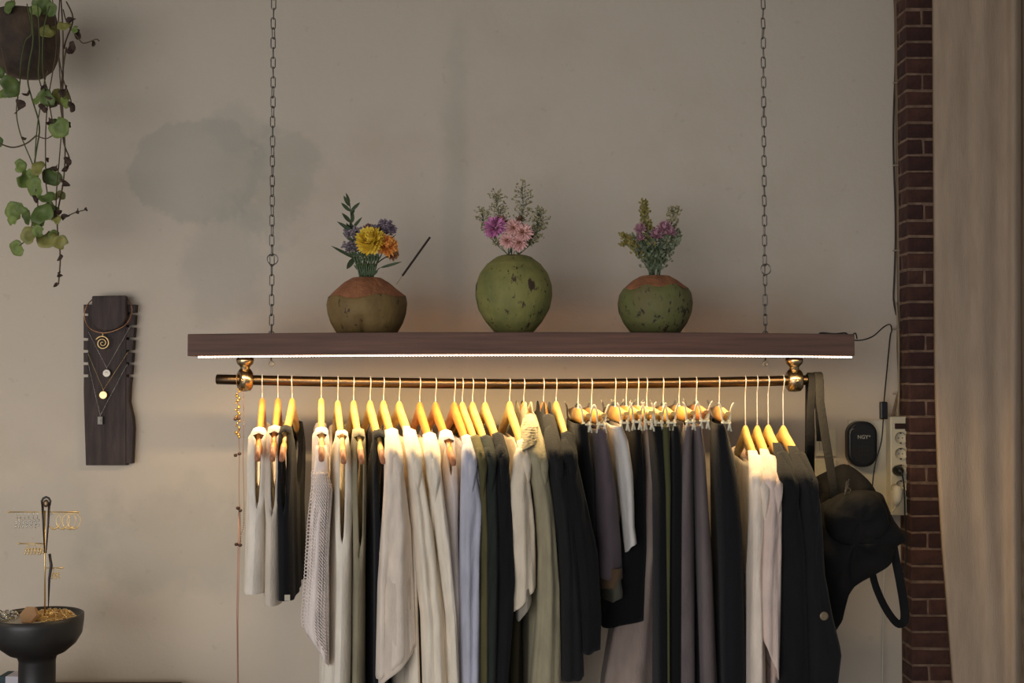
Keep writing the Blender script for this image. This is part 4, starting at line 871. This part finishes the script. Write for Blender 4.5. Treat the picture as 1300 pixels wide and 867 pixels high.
# ================================================================== BAG
M_bag = mat('black_nylon', (27, 25, 24), .8, bump=.9, bscale=38, col2=(21, 20, 20), nscale=20, spec=.2)
YG = -.02
b0 = P(1085, 660, YG); bag = empty('backpack', b0, 'black fabric backpack hanging by its straps from the right end of the rail', 'bag')
def pillow(outline, ctr, y, tf, tb, name, mtl, seed=1, dents=.12):
    bm = NB(); pts = smoothpts([P(px, py, y) for px, py in outline+[outline[0]]], 4)[:-1]; c = P(*ctr, y); n_ = len(pts); sheets = []
    for sgn, th in ((-1, tf), (1, tb)):
        rings = []
        for j in range(1, 10):
            r_ = j/9; ring = []
            for i, p in enumerate(pts):
                q = c+(p-c)*r_; d = th*sqrt(max(0, 1-r_**3)); a_ = 2*pi*i/n_
                d *= 1+dents*(sin(q.x*60+q.z*35+seed)+.7*sin(q.z*80-q.x*30+seed*2)+.5*sin(a_*5+r_*4))
                ring.append((q.x-b0.x, q.y-b0.y+sgn*d, q.z-b0.z))
            rings.append(ring)
        sheets.append((rings, (c.x-b0.x, c.y-b0.y+sgn*th*(1+dents*sin(seed)), c.z-b0.z)))
    edge = [bm.verts.new(v) for v in sheets[0][0][-1]]
    for rings, cc in sheets:
        prev = [bm.verts.new(cc)]
        rv = [[bm.verts.new(v) for v in r_] for r_ in rings[:-1]]+[edge]
        for i in range(n_): bm.faces.new((prev[0], rv[0][i], rv[0][(i+1) % n_]))
        for j in range(len(rv)-1):
            for i in range(n_): bm.faces.new((rv[j][i], rv[j+1][i], rv[j+1][(i+1) % n_], rv[j][(i+1) % n_]))
    return link(name, bm, mtl, bag, True)
pillow([(1034, 606), (1052, 597), (1072, 589), (1092, 600), (1110, 620), (1118, 650), (1100, 700), (1060, 720), (1036, 690), (1028, 640)], (1070, 650), YG+.035, .045, .05, 'back_panel', M_bag, 1)
pillow([(1040, 640), (1068, 626), (1095, 622), (1118, 626), (1126, 640), (1136, 662), (1152, 684), (1138, 695), (1131, 716), (1112, 729), (1092, 740), (1078, 752), (1066, 775), (1062, 800), (1040, 800), (1026, 760), (1026, 690)], (1075, 685), YG-.03, .05, .05, 'bag_body', M_bag, 2)
pillow([(1046, 650), (1072, 628), (1102, 625), (1122, 640), (1128, 668), (1110, 690), (1078, 694), (1052, 682)], (1088, 660), YG-.068, .022, .02, 'front_pocket', M_bag, 5)
rp = rodp(1037); X_ = Vector((1, 0, 0))
def st(px, py, y): return P(px, py, y)-b0
bm = NB(); rc = rodp(1033)-b0
pts = [(st(1027, 640, .05), X_), (st(1026.5, 590, .035), X_), (st(1027, 540, .024), X_)]+[(rc+Vector((-.006+.010*(1-k/8)*0, .0145*cos(t), .0145*sin(t))), X_) for k, t in enumerate([0, .25*pi, .5*pi, .75*pi, pi])]
pts += [(st(1029, 520, -.022), X_), (st(1029, 600, -.03), X_)]
ribbon(bm, pts, .017, .0026); link('strap', bm, M_bag, bag, True)
bm = NB(); rc = rodp(1038)-b0
pts = [(st(1042, 560, .03), X_), (st(1040, 520, .022), X_)]+[(rc+Vector((0, .0155*cos(t), .0155*sin(t))), X_) for t in (0, .25*pi, .5*pi, .75*pi, pi)]+[(st(1041, 510, -.021), X_), (st(1047, 550, -.026), X_), (st(1056, 605, -.035), X_), (st(1062, 650, -.06), X_)]
ribbon(bm, pts, .0185, .0028); link('strap', bm, mat('olive_black_strap', (24, 21, 18), .85, bump=.4, bscale=200), bag, True)
bm = NB()
lp = [(1106, 722, .0), (1112, 745, 0), (1122, 768, 0), (1133, 785, 0), (1141, 792, 0), (1148, 788, 0), (1148, 772, 0), (1143, 740, 0), (1136, 705, 0), (1132, 680, 0)]
q = smoothpts([st(x, y, YG-.02) for x, y, _ in lp], 3); pr = []
for i, p in enumerate(q):
    t = (q[min(i+1, len(q)-1)]-q[max(i-1, 0)]).normalized(); sd = t.cross(Vector((0, 1, 0))).normalized(); pr.append((p, (sd*.9+Vector((0, .45, 0)))))
ribbon(bm, pr, .018, .0026); link('strap_loop', bm, M_bag, bag, True)
bm = NB(); 
for k in range(5): tube(bm, [st(1072, 628, YG-.083), st(1076+2*sin(k*2.), 616-2*k, YG-.05)], .0007, 4)
tube(bm, smoothpts([st(1074, 618, YG-.03), st(1080, 622, YG-.035), st(1076, 628, YG-.06)], 3), .001, 5); link('zip_pull', bm, mat('zip_metal', (150, 146, 138), .35, 1.0), bag)

# ================================================================== SOCKETS AND CABLES
M_wp = mat('white_plastic', (212, 204, 184), .5); M_cream = mat('cream_plastic', (206, 196, 170), .45); M_blk = mat('black_plastic', (24, 23, 24), .35); M_cab = mat('black_cable', (22, 22, 22), .5)
def plate(x0, y0, x1, y1, yb_, th, o): 
    a_ = P(x0, y0, yb_); b2 = P(x1, y1, yb_); return ((a_.x+b2.x)/2-o.x, yb_-th/2-o.y, (a_.z+b2.z)/2-o.z), (abs(b2.x-a_.x), th, abs(b2.z-a_.z))
for (x0, y0, x1, y1), nm, lab in (((1034, 544, 1061, 579), 'wall_switch', 'cream wall switch plate behind the bag strap'), ((1034, 583, 1061, 618), 'wall_socket', 'cream wall socket plate below the switch, half hidden by the bag')):
    c = P((x0+x1)/2, (y0+y1)/2, WALLY); root = empty(nm, c, lab, 'switch' if 'switch' in nm else 'socket')
    bm = NB(); box(bm, *plate(x0, y0, x1, y1, WALLY-.0005, .010, c)); link('face_plate', bm, M_cream, root, mods=[('bevel', .002, 2)])
    bm = NB(); box(bm, *plate(x0+6, y0+8, x1-6, y1-8, WALLY-.0105, .004, c)); link('rocker' if 'switch' in nm else 'socket_insert', bm, M_cream, root, mods=[('bevel', .001, 1)])
c = P(1100, 590, WALLY); bm = NB(); box(bm, *plate(1076, 533, 1127, 660, WALLY-.0005, .012, c))
tag(link('mounting_board', bm, M_wp, mods=[('bevel', .001, 1)]), 'thin white board on the wall behind the black charger and power strip', 'board').location = c
# black charger
c = P(1090.5, 563, WALLY-.013); root = empty('charger_box', c, 'black rounded charger unit with pale NGY lettering', 'charger')
def rrect(hw, hh, r, n=6, taper=0):
    out = []
    for (sx, sz, a0) in ((1, 1, 0), (-1, 1, pi/2), (-1, -1, pi), (1, -1, 1.5*pi)):
        for k in range(n+1):
            t = a0+pi/2*k/n; out.append((sx*(hw-r)+r*cos(t), sz*(hh-r)+r*sin(t)))
    return out
k_ = S(1, WALLY)
bm = NB(); poly(bm, rrect(18.5*k_, 28.5*k_, 16*k_), -.032, 0); link('housing', bm, M_blk, root, False, [('bevel', .006, 3)])
bm = NB(); poly(bm, rrect(14*k_, 25*k_, 13*k_), -.0345, -.0300); link('front_panel', bm, mat('matte_black', (18, 18, 20), .6), root, False, [('bevel', .001, 2)])
def text(body, loc, size, mtl, parent, rot=(pi/2, 0, 0), ext=.0004, name='lettering'):
    cu = bpy.data.curves.new('txt', 'FONT'); cu.body = body; cu.size = size; cu.extrude = ext; cu.align_x = 'CENTER'; cu.offset = .00022
    t = bpy.data.objects.new('t', cu); C.objects.link(t); dg = bpy.context.evaluated_depsgraph_get(); me = bpy.data.meshes.new_from_object(t.evaluated_get(dg)); bpy.data.objects.remove(t)
    o = bpy.data.objects.new(name, me); me.materials.clear(); me.materials.append(mtl); C.objects.link(o); o.location = loc; o.rotation_euler = rot; o.parent = parent; return o
M_print = mat('pale_print', (176, 172, 160), .6)
text('NGY', (-.001, -.0350, 7*k_), .0125, M_print, root); text('+', (.0155, -.0350, 8.5*k_), .009, M_print, root)
bm = NB()
for i in range(4):
    for j in range(3): sphere(bm, ((-5+3.6*i)*k_, -.0352, (-3-5*j)*k_), .0007, 6)
link('indicator', bm, mat('indicator_grey', (86, 84, 80), .5), root)
bm = NB(); tube(bm, [Vector(( -12*k_, -.034, 14*k_))+Vector((cos(t)*4*k_, 0, sin(t)*5*k_)) for t in [1.2+.25*i for i in range(9)]], .0006, 5); link('gloss_mark', bm, M_print, root)
# power strip
c = P(1137, 590, WALLY-.013); root = empty('power_strip', c, 'vertical cream power strip with switch and round sockets beside the brick pier', 'power strip')
bm = NB(); box(bm, (0, -.018, 0), (S(25, .25), .036, S(125, .25))); link('housing', bm, M_cream, root, mods=[('bevel', .003, 2)])
o_strip = c; fy = -.0365
def sz(py): return P(1137, py, .25).z-c.z
bm = NB(); box(bm, (0, fy-.001, sz(541)), (S(14, .25), .004, S(7, .25))); link('rocker_switch', bm, mat('switch_dark', (52, 30, 26), .4), root, mods=[('bevel', .001, 1)])
for py in (556, 576, 597, 617):
    r_ = S(8.2, .25); bm = NB(); lathe(bm, [(r_, 0), (r_, .0018), (r_*.90, .0018), (r_*.86, -.0005), (r_*.80, -.0012), (.001, -.0012)], 28)
    bmesh.ops.rotate(bm, verts=bm.verts, cent=(0, 0, 0), matrix=Matrix.Rotation(pi/2, 3, 'X')); bmesh.ops.translate(bm, verts=bm.verts, vec=(0, fy-.0008, sz(py)))
    so = link('socket', bm, M_cream, root, True)
    bm = NB(); 
    for dx in (-.0045, .0045): sphere(bm, (dx, fy-.0016, sz(py)), .0015, 8)
    for dz in (-1, 1):
        box(bm, (0, fy-.002, sz(py)+dz*r_*.78), (.004, .002, .0035))
    tube(bm, [(cos(t)*r_*.86, fy-.0022, sz(py)+sin(t)*r_*.86) for t in [.5+.2*i for i in range(12)]], .0006, 5)
    link('contact', bm, mat('contact_dark', (48, 40, 32), .5), so)
# plugs
pq = P(1138, 597, .25); root = empty('power_plug', (pq.x, pq.y-.02, pq.z), 'black plug with cable in the third socket of the power strip', 'plug')
bm = NB(); lathe(bm, [(.0125, 0), (.0130, .010), (.009, .020), (.006, .028), (.002, .030)], 20); bmesh.ops.rotate(bm, verts=bm.verts, cent=(0, 0, 0), matrix=Matrix.Rotation(pi/2, 3, 'X')); bmesh.ops.translate(bm, verts=bm.verts, vec=(0, .014, 0)); link('plug_body', bm, M_blk, root, True)
o2 = root.location; bm = NB(); tube(bm, smoothpts([Vector((0, -.016, 0)), P(1145, 600, .20)-o2, P(1148, 620, .21)-o2, P(1149, 660, .215)-o2, P(1151, 700, .21)-o2, P(1146, 728, .2)-o2, P(1136, 724, .19)-o2], 5), .0018, 6); link('cable', bm, M_cab, root, True)
pq = P(1133, 622, .25); root = empty('power_plug', (pq.x, pq.y-.02, pq.z), 'white angled plug in the lowest visible socket of the power strip', 'plug')
bm = NB(); tube(bm, [(0.002, .004, .006), (0, -.018, .003), (-.004, -.024, -.02), (-.006, -.024, -.034)], [.011, .0125, .011, .004], 16); link('plug_body', bm, M_wp, root, True)
o2 = root.location; bm = NB(); tube(bm, smoothpts([Vector((-.006, -.024, -.034)), P(1128, 665, .2)-o2, P(1122, 740, .22)-o2, P(1120, 900, .25)-o2], 4), .002, 6); link('cable', bm, M_wp, root, True)
# led cord with inline switch
o2 = P(1085, 432, .0); root = empty('power_cable', o2, 'thin black cord from the shelf end down to an inline switch', 'cord')
bm = NB(); tube(bm, smoothpts([P(1077, 431, .02)-o2, P(1092, 432, .03)-o2, P(1108, 427, .10)-o2, P(1122, 415, .2)-o2, P(1130, 412, .27)-o2, P(1132, 420, .285)-o2, P(1130, 428, .285)-o2, P(1126, 470, .275)-o2, P(1122, 512, .26)-o2], 5), .0016, 6)
tube(bm, smoothpts([P(1121.5, 530, .24)-o2, P(1119, 560, .235)-o2, P(1111, 590, .235)-o2, P(1107, 625, .22)-o2, P(1106, 680, .22)-o2], 5), .0016, 6); link('cable', bm, M_cab, root, True)
bm = NB(); a_ = P(1121.5, 521, .25)-o2; box(bm, a_, (S(8.5, .25), .016, S(22, .25))); link('inline_switch', bm, M_blk, root, mods=[('bevel', .002, 2)])
x1_, x2_ = P(1041, 420, 0).x, P(1077, 420, 0).x
bm = NB(); tube(bm, smoothpts([(x1_-o2.x, 0, shelfz(x1_)+.003-o2.z), (x1_+.004-o2.x, 0, shelfz(x1_)+.0065-o2.z), ((x1_+x2_)/2-o2.x, -.01, shelfz(x1_)+.004-o2.z), (x2_-.008-o2.x, 0, shelfz(x2_)+.007-o2.z), (x2_-o2.x, 0, shelfz(x2_)+.002-o2.z)], 5), .0019, 6)
sphere(bm, (x1_-o2.x, 0, shelfz(x1_)+.004-o2.z), .0034, 10); tube(bm, smoothpts([(x2_-o2.x, 0, shelfz(x2_)+.0025-o2.z), (x2_+.01-o2.x, .01, shelfz(x2_)+.002-o2.z), P(1086, 423, .02)-o2, P(1088, 430, .03)-o2], 4), .0016, 6); link('cord_end', bm, M_cab, root, True)
# conduit and cables along the pier
xw = P(1141, 300, .288).x; bm = NB(); tube(bm, [(xw, .288, 3.2), (xw, .288, P(1141, 385, .288).z), (xw-.001, .288, P(1141, 440, .288).z)], .0055, 10); tube(bm, smoothpts([(xw-.001, .288, P(1141, 380, .288).z), P(1140, 440, .286), P(1142, 490, .286), P(1138, 508, .28), P(1133, 530, .27)], 4), .0035, 8)
tag(link('cable_conduit', bm, mat('painted_conduit', (118, 98, 76), .6), None, True), 'painted conduit tube running down the wall along the brick pier', 'conduit')
bm = NB(); pts = [P(1135.5+1.4*sin(y/37.), y, .292) for y in range(-140, 390, 26)]; tube(bm, smoothpts(pts+[P(1138, 400, .292)], 3), .0022, 6)
tag(link('wall_cable', bm, mat('dark_wall_cable', (56, 46, 38), .7), None, True), 'thin dark cable along the wall left of the conduit', 'cable')
bm = NB(); tube(bm, smoothpts([P(1138, 384, .28), P(1141, 430, .28), P(1141, 480, .28), P(1141, 505, .27), P(1139, 530, .262)], 4), .0026, 8)
tag(link('wall_cable', bm, mat('beige_cable', (150, 134, 108), .6), None, True), 'beige cable dropping along the pier into the power strip', 'cable')
for py in (105, 210, 318, 418, 500):
    q = P(1138, py, .283); bm = NB(); box(bm, (0, 0, 0), (.018, .006, .0035)); o = tag(link('cable_clip', bm, mat('clip_beige', (158, 142, 116), .6), None, False, [('bevel', .001, 1)]), 'small beige cable clip holding the conduit to the wall', 'clip', 'cable clips on the conduit'); o.location = q

# ================================================================== CURTAIN
M_cur = mat('curtain_cloth', (176, 154, 132), .95, bump=.35, bscale=400, col2=(165, 144, 123), nscale=60, stretch=(1, 1, .15), spec=.1)
LE = [(-200, 1184), (0, 1184), (290, 1185.5), (480, 1186.5), (600, 1190), (700, 1196), (800, 1204), (867, 1209), (1000, 1219), (1400, 1240)]
bm = NB(); rows = []; NX = 120; NZ = 50
for j in range(NZ+1):
    py = -160+(1420+160)*j/NZ; row = []
    for i in range(NX+1):
        s = i/NX; dep = min(1, max(0, (py+100)/900)); x0 = interp(LE, py); px = x0+s*300
        xs = s*300
        y = .10-.011*sin(xs/38.+.5+dep*.3)-.004*sin(xs/13.+1+dep)*(.3+.7*dep)
        y += .050*math.exp(-((px-1299)/4.5)**2)-.022*math.exp(-((px-1288)/7)**2)+.004*sin(xs/6.+dep*2)*math.exp(-((xs-75)/40.)**2)
        if i == 0: y += .012
        row.append(bm.verts.new(P(px, py, y)))
    rows.append(row)
for j in range(NZ):
    for i in range(NX): bm.faces.new((rows[j][i], rows[j][i+1], rows[j+1][i+1], rows[j+1][i]))
tag(link('curtain', bm, M_cur, None, True, [('solid', .003)]), 'floor-length beige curtain hanging in front of the brick pier', 'curtain')

# ================================================================== JEWELLERY TABLE (bottom left)
YT = .0; kt = S(1, YT)
CABZ = P(48, 905, YT).z
M_cabw = mat('cabinet_wood', (78, 58, 44), .6, col2=(62, 46, 36), nscale=10, stretch=(.4, 4, 4))
cab = empty('side_cabinet', (-1.15, .04, 0), 'low brown wooden cabinet under the jewellery pedestal', 'cabinet')
bm = NB(); box(bm, (0, 0, CABZ/2), (.70, .44, CABZ)); link('cabinet_body', bm, M_cabw, cab, mods=[('bevel', .004, 2)])
for dx in (-.172, .172):
    bm = NB(); box(bm, (dx, -.228, CABZ/2), (.335, .018, CABZ-.08)); d_ = link('cabinet_door', bm, M_cabw, cab, mods=[('bevel', .003, 2)])
    bm = NB(); sphere(bm, (dx*.15, -.245, CABZ*.6), .010, 12); link('knob', bm, M_brass, d_, True)
tc = P(48, 781, YT); tz = tc.z
ped = empty('pedestal_bowl', (tc.x, YT, CABZ), 'matt black pedestal bowl carrying the jewellery stand', 'pedestal bowl')
h0 = tz-CABZ; M_ped = mat('black_ceramic', (36, 34, 33), .42, bump=.15, bscale=30, col2=(48, 45, 42), nscale=9)
bm = NB(); lathe(bm, [(30*kt, 0), (30*kt, .008), (24*kt, .022), (22*kt, .04), (22*kt, h0-56*kt), (24*kt, h0-50*kt), (34*kt, h0-46*kt), (46*kt, h0-36*kt), (53*kt, h0-24*kt), (55*kt, h0-8*kt), (55*kt, h0), (53*kt, h0+1*kt), (51.5*kt, h0-1*kt), (50*kt, h0-5*kt), (.001, h0-6*kt)], 56); link('bowl_body', bm, M_ped, ped, True)
TZ = tz-6*kt+.0005
bm = NB(); lathe(bm, [(.001, 0), (46*kt, 0), (47*kt, .0008), (46*kt, .0015), (.001, .0015)], 40); tag(link('mirror_plate', bm, mat('pale_plate', (190, 184, 172), .3), None, True), 'pale round plate inside the black bowl', 'plate').location = (tc.x, YT, TZ)
TZ += .002
def hexp(r, rot=0): return [(r*cos(pi/3*k+rot), r*sin(pi/3*k+rot)) for k in range(6)]
tr = P(66, 778, .02); root = empty('hexagon_tray', (tr.x, .015, TZ), 'gold hexagonal tray heaped with rings', 'tray')
bm = NB(); A = [bm.verts.new((x, y*.9, 0)) for x, y in hexp(.048)]; B = [bm.verts.new((x, y*.9, .008)) for x, y in hexp(.053)]; D = [bm.verts.new((x, y*.9, .008)) for x, y in hexp(.050)]; E = [bm.verts.new((x, y*.9, .002)) for x, y in hexp(.046)]
bm.faces.new(A)
for U, V in ((A, B), (B, D), (D, E)):
    for k in range(6): bm.faces.new((U[k], U[(k+1) % 6], V[(k+1) % 6], V[k]))
bm.faces.new(E); link('tray_body', bm, M_gold_j, root)
def ringmesh(r, t=.0011):
    b = NB(); tube(b, [(cos(2*pi*k/16)*r, sin(2*pi*k/16)*r, 0) for k in range(16)], t, 6, closed=True); sphere(b, (r, 0, 0), t*2, 6); me = bpy.data.meshes.new('ring'); b.to_mesh(me); b.free(); me.materials.append(M_gold_j)
    for p in me.polygons: p.use_smooth = True
    return me
rms = [ringmesh(.0085), ringmesh(.0075, .0014), ringmesh(.0095, .0009)]
rs = random.Random(5)
for k in range(64):
    o = bpy.data.objects.new('ring', rms[k % 3]); C.objects.link(o); a_ = rs.uniform(0, 6.28); rr_ = .037*sqrt(rs.random())
    o.location = (tr.x+rr_*cos(a_), .015+rr_*sin(a_)*.85, TZ+.004+.011*rs.random()*(1-rr_/.045)); o.rotation_euler = (rs.uniform(-1.2, 1.2), rs.uniform(-1.2, 1.2), rs.uniform(0, 6))
    tag(o, 'small gold ring in the heap on the hexagonal tray', 'ring', 'gold rings heaped on the tray')
rms2 = [m_.copy() for m_ in rms]
for m_ in rms2: m_.materials[0] = M_silver
for k in range(22):
    o = bpy.data.objects.new('ring', rms2[k % 3]); C.objects.link(o); q = P(rs.uniform(-2, 22), 778, rs.uniform(-.03, .03)); dx = q.x-tc.x
    o.location = (q.x, q.y, TZ+.004+.006*rs.random()); o.rotation_euler = (rs.uniform(.4, 1.5), rs.uniform(-.8, .8), rs.uniform(0, 6)); tag(o, 'small silver ring lying loose on the left of the bowl', 'ring', 'silver rings on the left of the bowl')
for k in range(16):
    o = bpy.data.objects.new('ring', rms[k % 3]); C.objects.link(o); a_ = -1.1+1.1*k/16; o.location = (tc.x+.078*cos(a_), YT+.070*sin(a_), TZ+.004); o.rotation_euler = (rs.uniform(-.6, .6), rs.uniform(-.6, .6), rs.uniform(0, 6)); tag(o, 'small gold ring along the right rim of the bowl', 'ring', 'gold rings along the bowl rim')
# hexagonal wooden block leaning
q = P(31, 781, -.05); root = empty('hexagon_block', (q.x, -.045, TZ), 'flat hexagonal pale wooden block leaning in the bowl', 'block')
bm = NB(); r_ = 11.8*kt; A = [bm.verts.new((x, 0, z+r_*.92)) for x, z in hexp(r_)]; B = [bm.verts.new((x, .011, z+r_*.92)) for x, z in hexp(r_)]
bm.faces.new(A); bm.faces.new(B[::-1])
for k in range(6): bm.faces.new((A[k], A[(k+1) % 6], B[(k+1) % 6], B[k]))
o = link('block', bm, mat('pale_wood', (170, 132, 92), .7, col2=(150, 114, 78), nscale=20), root, mods=[('bevel', .0008, 1)]); o.rotation_euler = (R(-28), 0, R(-12))
# jewellery stand
q = P(57, 775, .01); sx_ = q.x; ys = .01; root = empty('earring_stand', (sx_, ys, TZ+.004), 'thin brass earring stand with three crossbars in the bowl', 'earring stand'); zo = TZ+.004
def sp_(px, py): q = P(px, py, ys); return Vector((q.x-sx_, 0, q.z-zo))
bm = NB(); tube(bm, [(0, 0, 0), sp_(57, 648)], .0017, 8); lathe(bm, [(.001, .001), (.012, .001), (.013, 0), (.012, -.001)], 16); link('pole', bm, M_gold_j, root, True)
for x0, x1, y_ in ((11, 99, 650), (24, 57, 690), (57, 79, 721)):
    bm = NB(); tube(bm, [sp_(x0, y_), sp_(x1, y_)], .0013, 8); sphere(bm, sp_(x0 if x0 != 57 else x1, y_), .0026, 10)
    if x1 == 99: sphere(bm, sp_(x1, y_), .0026, 10)
    link('crossbar', bm, M_gold_j, root, True)
# hair fork and hair pin
a_ = P(58.5, 632, ys-.006); root = empty('hair_fork', (a_.x, a_.y, P(58, 703, ys).z), 'dark U-shaped hair fork with ornate round head hung over the stand', 'hair fork'); z0_ = P(58, 703, ys).z
M_horn = mat('dark_horn', (42, 34, 30), .35)
def hp(px, py): q = P(px, py, ys-.006); return Vector((q.x-a_.x, 0, q.z-z0_))
bm = NB()
for x0, x1 in ((54, 56.6), (62.5, 58.6)): tube(bm, [hp(x0, 640), hp((x0*2+x1)/3, 665), hp(x1, 702)], [.0030, .0022, .0012], 8)
tube(bm, [hp(54, 642), hp(53, 636), hp(55, 632.5), hp(58.5, 631), hp(62, 632.5), hp(64, 636), hp(62.8, 642)], .0026, 8); link('prongs', bm, M_horn, root, True)
bm = NB(); sphere(bm, hp(58.5, 639), .0088, 14, (.75, .4, 1))
for k in range(8): sphere(bm, hp(58.5, 639)+Vector((.005*cos(k*pi/4), -.0035, .007*sin(k*pi/4))), .0013, 6)
link('ornament', bm, mat('ornament_bronze', (120, 100, 78), .35, .8), root, True)
a_ = P(63, 703, ys-.008); e_ = P(61.5, 770, ys-.004); root = empty('hair_pin', e_, 'dark tapered hair pin leaning beside the stand pole', 'hair pin'); bm = NB(); tube(bm, [Vector((0, 0, -.004)), (P(62.5, 735, ys-.006)-e_), P(65, 718, ys-.008)-e_, a_-e_], [.001, .0028, .0036, .0030], 8); link('shaft', bm, M_horn, root, True)
# earrings
def earring(x, ybar, kind, mtl, lab, grp):
    q = P(x, ybar, ys); root = empty('earring', q, lab, 'earring', grp); bm = NB()
    if kind == 'hoop':
        r_ = 9.5*kt; tube(bm, [(cos(t)*r_*.9, sin(t)*.002, -r_*1.05+sin(t)*r_) for t in [2*pi*k/22 for k in range(22)]], .0008, 6, closed=True); link('hoop', bm, mtl, root, True)
        bm = NB()
        for k in range(6): sphere(bm, ((k-2.5)*.0032, -.001, -r_*2.1-.002*(k % 2)+.0015*abs(k-2.5)), .0022, 6)
        link('charm', bm, mtl, root, True)
    else:
        L_ = .030 if kind == 'drop' else .020
        tube(bm, [(cos(t)*.002, 0, -.001+sin(t)*.003) for t in [2*pi*k/10 for k in range(10)]], .0006, 5, closed=True); tube(bm, [(0, 0, -.003), (.0008, 0, -L_*.5)], .0005, 5)
        sphere(bm, (0, 0, -.010), .0020, 8); link('hook', bm, mtl, root, True); bm = NB()
        for k in range(5): sphere(bm, (.004*cos(k*2.2), .001*sin(k*3), -L_*.55-k*L_*.12), .0024, 6, (.8, .5, 1.2))
        link('charm', bm, mtl, root, True)
for x in (22, 26, 31, 36, 42, 47): earring(x, 651, 'drop', M_silver, 'silver drop earring on the left of the top crossbar', 'silver drop earrings on the top crossbar')
for x in (69, 80, 88, 94): earring(x, 651, 'hoop', M_gold_j, 'gold hoop earring with charms on the right of the top crossbar', 'gold hoop earrings on the top crossbar')
for x in (34, 38, 42, 46, 50, 53): earring(x, 691, 'bunch', M_gold_j, 'gold cluster earring on the middle crossbar', 'gold cluster earrings on the middle crossbar')
for x in (68, 73): earring(x, 722, 'bunch', M_gold_j, 'gold earring on the short lowest crossbar', 'gold earrings on the lowest crossbar')
# box with papers at the very bottom left
q = P(13, 861, .06); root = empty('paper_box', (q.x, .10, CABZ), 'small white box with a dark teal end at the bottom left corner', 'box')
bm = NB(); box(bm, (.0, 0, (q.z-CABZ)/2), (.036, .05, q.z-CABZ)); link('carton', bm, mat('white_card', (200, 194, 200), .8), root, mods=[('bevel', .001, 1)])
bm = NB(); box(bm, (-.026, 0, (q.z-CABZ)/2), (.016, .05, q.z-CABZ)); link('end_panel', bm, mat('teal_card', (52, 70, 74), .8), root, mods=[('bevel', .001, 1)])
